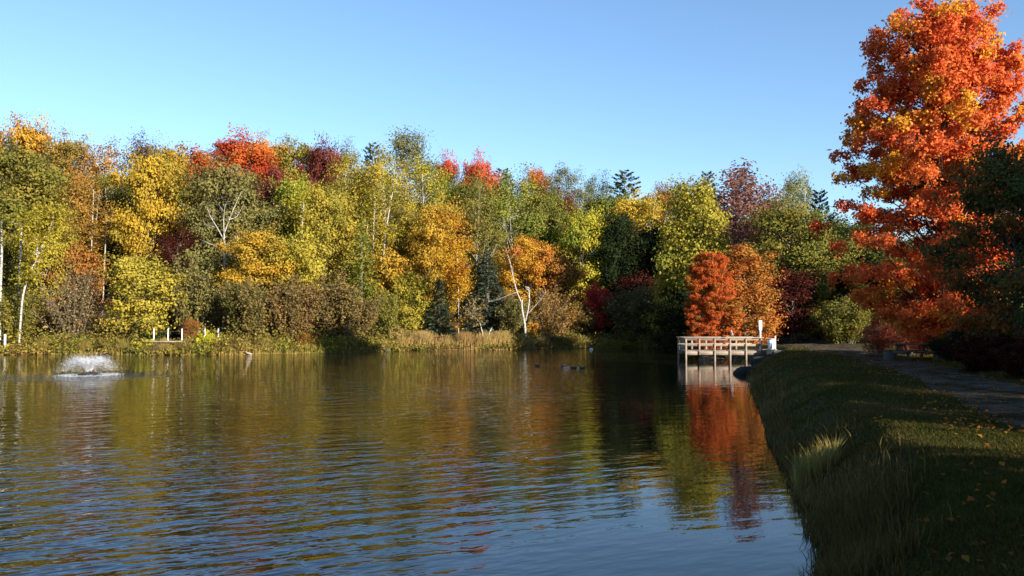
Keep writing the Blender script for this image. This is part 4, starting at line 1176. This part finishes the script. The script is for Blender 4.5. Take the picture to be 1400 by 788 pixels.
Yr = 4.6 * (56 / 4.6) ** r.rand(n)
Xr = 1.2 + Yr * .17 + r.rand(n) * (Yr * .48 + 1.5)
sd = shore_sd(Xr, Yr); pdist = seg_dist(Xr, Yr, PATH, False)
k = (sd > .35) & (pdist > PATH_W - .12 + .25 * r.randn(n) + 1.1 * ss((Yr - 38) / 20)) & (Xr < Yr * .68 + 1) & (pdist < 7.5)
Xr, Yr = Xr[k], Yr[k]
Hh = (.03 + .05 * r.rand(len(Xr))) * (1 + .015 * Yr); Ww = .010 * (1 + Yr * .05)
blades('lawn_grass', Xr, Yr, Hh, Ww, ((.055, .058, .013), (.082, .076, .02), (.13, .095, .034)), 'short mown grass on the near bank between pond and path', r, .6)
n = 120000
Yr = 6.5 * (62 / 6.5) ** r.rand(n)
Xr = Yr * .10 + .5 + r.rand(n) * (Yr * .26 + 2.2)
sd = shore_sd(Xr, Yr)
cl = np.sin(Xr * 2.1 + 3 * np.sin(Yr * .9)) * np.sin(Yr * 1.7 + 1)
k = (sd > -.15) & (sd < .45 + .35 * cl + .22 * r.randn(n)) & (Xr > 0) & (Xr - .3 * Yr < 4)
Xr, Yr, cl = Xr[k], Yr[k], cl[k]
Hh = np.clip(.18 + .10 * cl + .11 * r.randn(len(Xr)), .06, .62); Ww = .009 * (1 + Yr * .06)
blades('reeds', Xr, Yr, Hh, Ww, ((.075, .062, .02), (.15, .105, .035), (.20, .14, .05)), 'rough brown green reeds fringing the near bank at the water', r, .5)
# pale tuft
n = 700
an = r.rand(n) * 6.283; rr = .34 * np.sqrt(r.rand(n)); tx, ty = 4.72, 13.35
blades('grass_tuft', tx + np.cos(an) * rr, ty + np.sin(an) * rr, .28 + .34 * r.rand(n), np.full(n, .013), ((.36, .28, .09), (.44, .34, .12), (.26, .22, .06)), 'pale tuft of tall grass catching the sun on the near bank', r, .4)
# far bank reeds and herbs
n = 90000
pxs = -250 + 1190 * r.rand(n)
Df = np.interp(pxs, [p[0] for p in _fs], [p[1] for p in _fs]) + .1 + 3.6 * r.rand(n) ** 1.3
Xr = (pxs - CXP) / FPX * Df; Yr = Df
cl = np.sin(pxs * .09) * np.sin(pxs * .031 + 2) + .5 * np.sin(pxs * .23)
reed = ss((pxs - 530) / 25) * ss((770 - pxs) / 25)
lawn = ss((60 - pxs) / 20)
k = (shore_sd(Xr, Yr) > .02)
Xr, Yr, cl, reed, lawn = Xr[k], Yr[k], cl[k], reed[k], lawn[k]
Hh = np.clip((.62 + .30 * cl + .15 * r.randn(len(Xr))) * (1 + .7 * reed) * (1 - .8 * lawn), .1, 1.6)
m = (reed > .4)
blades('reeds', Xr[m], Yr[m], Hh[m], np.full(m.sum(), .05), ((.40, .28, .10), (.48, .36, .14), (.30, .17, .07)), 'straw coloured reeds on the far bank below the spruces', r, .4)
m = ~m
blades('bank_grass', Xr[m], Yr[m], Hh[m], np.full(m.sum(), .055), ((.33, .24, .07), (.40, .30, .09), (.24, .22, .05)), 'rough yellow green grass along the far bank', r, .5)
# undergrowth along the far bank
nc = 620
pxs = -250 + 1190 * r.rand(nc)
Dc = np.interp(pxs, [p[0] for p in _fs], [p[1] for p in _fs]) + .25 + 5.0 * r.rand(nc) ** 1.2
Xc = (pxs - CXP) / FPX * Dc
hc = (.35 + .9 * r.rand(nc) ** 1.6) * np.where((pxs > 535) & (pxs < 690), .5, 1.0) * np.where(pxs < 55, .35, 1.0) * np.where((pxs > 205) & (pxs < 255), .5, 1.0)
per = 130
w_ = np.repeat(np.arange(nc), per)
C = np.stack([Xc[w_] + r.randn(nc * per) * .55, Dc[w_] + r.randn(nc * per) * .45, ground(Xc, Dc)[w_] + np.abs(r.randn(nc * per)) * .55 * hc[w_] + .25 * hc[w_] * r.rand(nc * per)], 1)
o = link('undergrowth', crown_mesh('undergrowth', C, .20, r.rand(nc)[w_], np.clip(r.rand(nc)[w_] + .2 * r.randn(nc * per), 0, 1), r, up=.3))
for q, v in zip(('ca', 'cb', 'cc'), ((.17, .13, .035), (.36, .27, .06), (.17, .21, .03))): o[q] = list(v)
tag(o, 'tangle of brown and yellow undergrowth along the far bank', 'undergrowth', None, 'stuff')
# fallen leaves
n = 15000
Yr = 4.6 * (60 / 4.6) ** r.rand(n)
Xr = 1.5 + Yr * .16 + r.rand(n) * (Yr * .5 + 1)
k = (shore_sd(Xr, Yr) > .8) & (r.rand(n) < .05 + .4 * ((seg_dist(Xr, Yr, PATH, False) < 2.2) & (Yr > 12)) + .55 * ss((Yr - 9) / 14) * ss((seg_dist(Xr, Yr, np.array([P(1278, 38), P(1300, 38)]), False) * -1 + 14) / 12))
Xr, Yr = Xr[k], Yr[k]
C = np.stack([Xr, Yr, ground(Xr, Yr) + .065 + .02 * r.rand(len(Xr))], 1)
V = leaves(C, .07, r, aspect=.8, up=1.6)
nn = len(Xr)
o = link('fallen_leaves', mesh_np('fallen_leaves', V, np.arange(4 * nn).reshape(nn, 4), {'tone': r.rand(nn), 'clump': r.rand(nn), 'vary': r.rand(nn)}, M_LEAF))
for q, v in zip(('ca', 'cb', 'cc'), ((.30, .09, .02), (.36, .18, .03), (.20, .11, .04))): o[q] = list(v)
tag(o, 'fallen orange and brown leaves scattered on the grass and path', 'fallen leaves', None, 'stuff')
print('done')
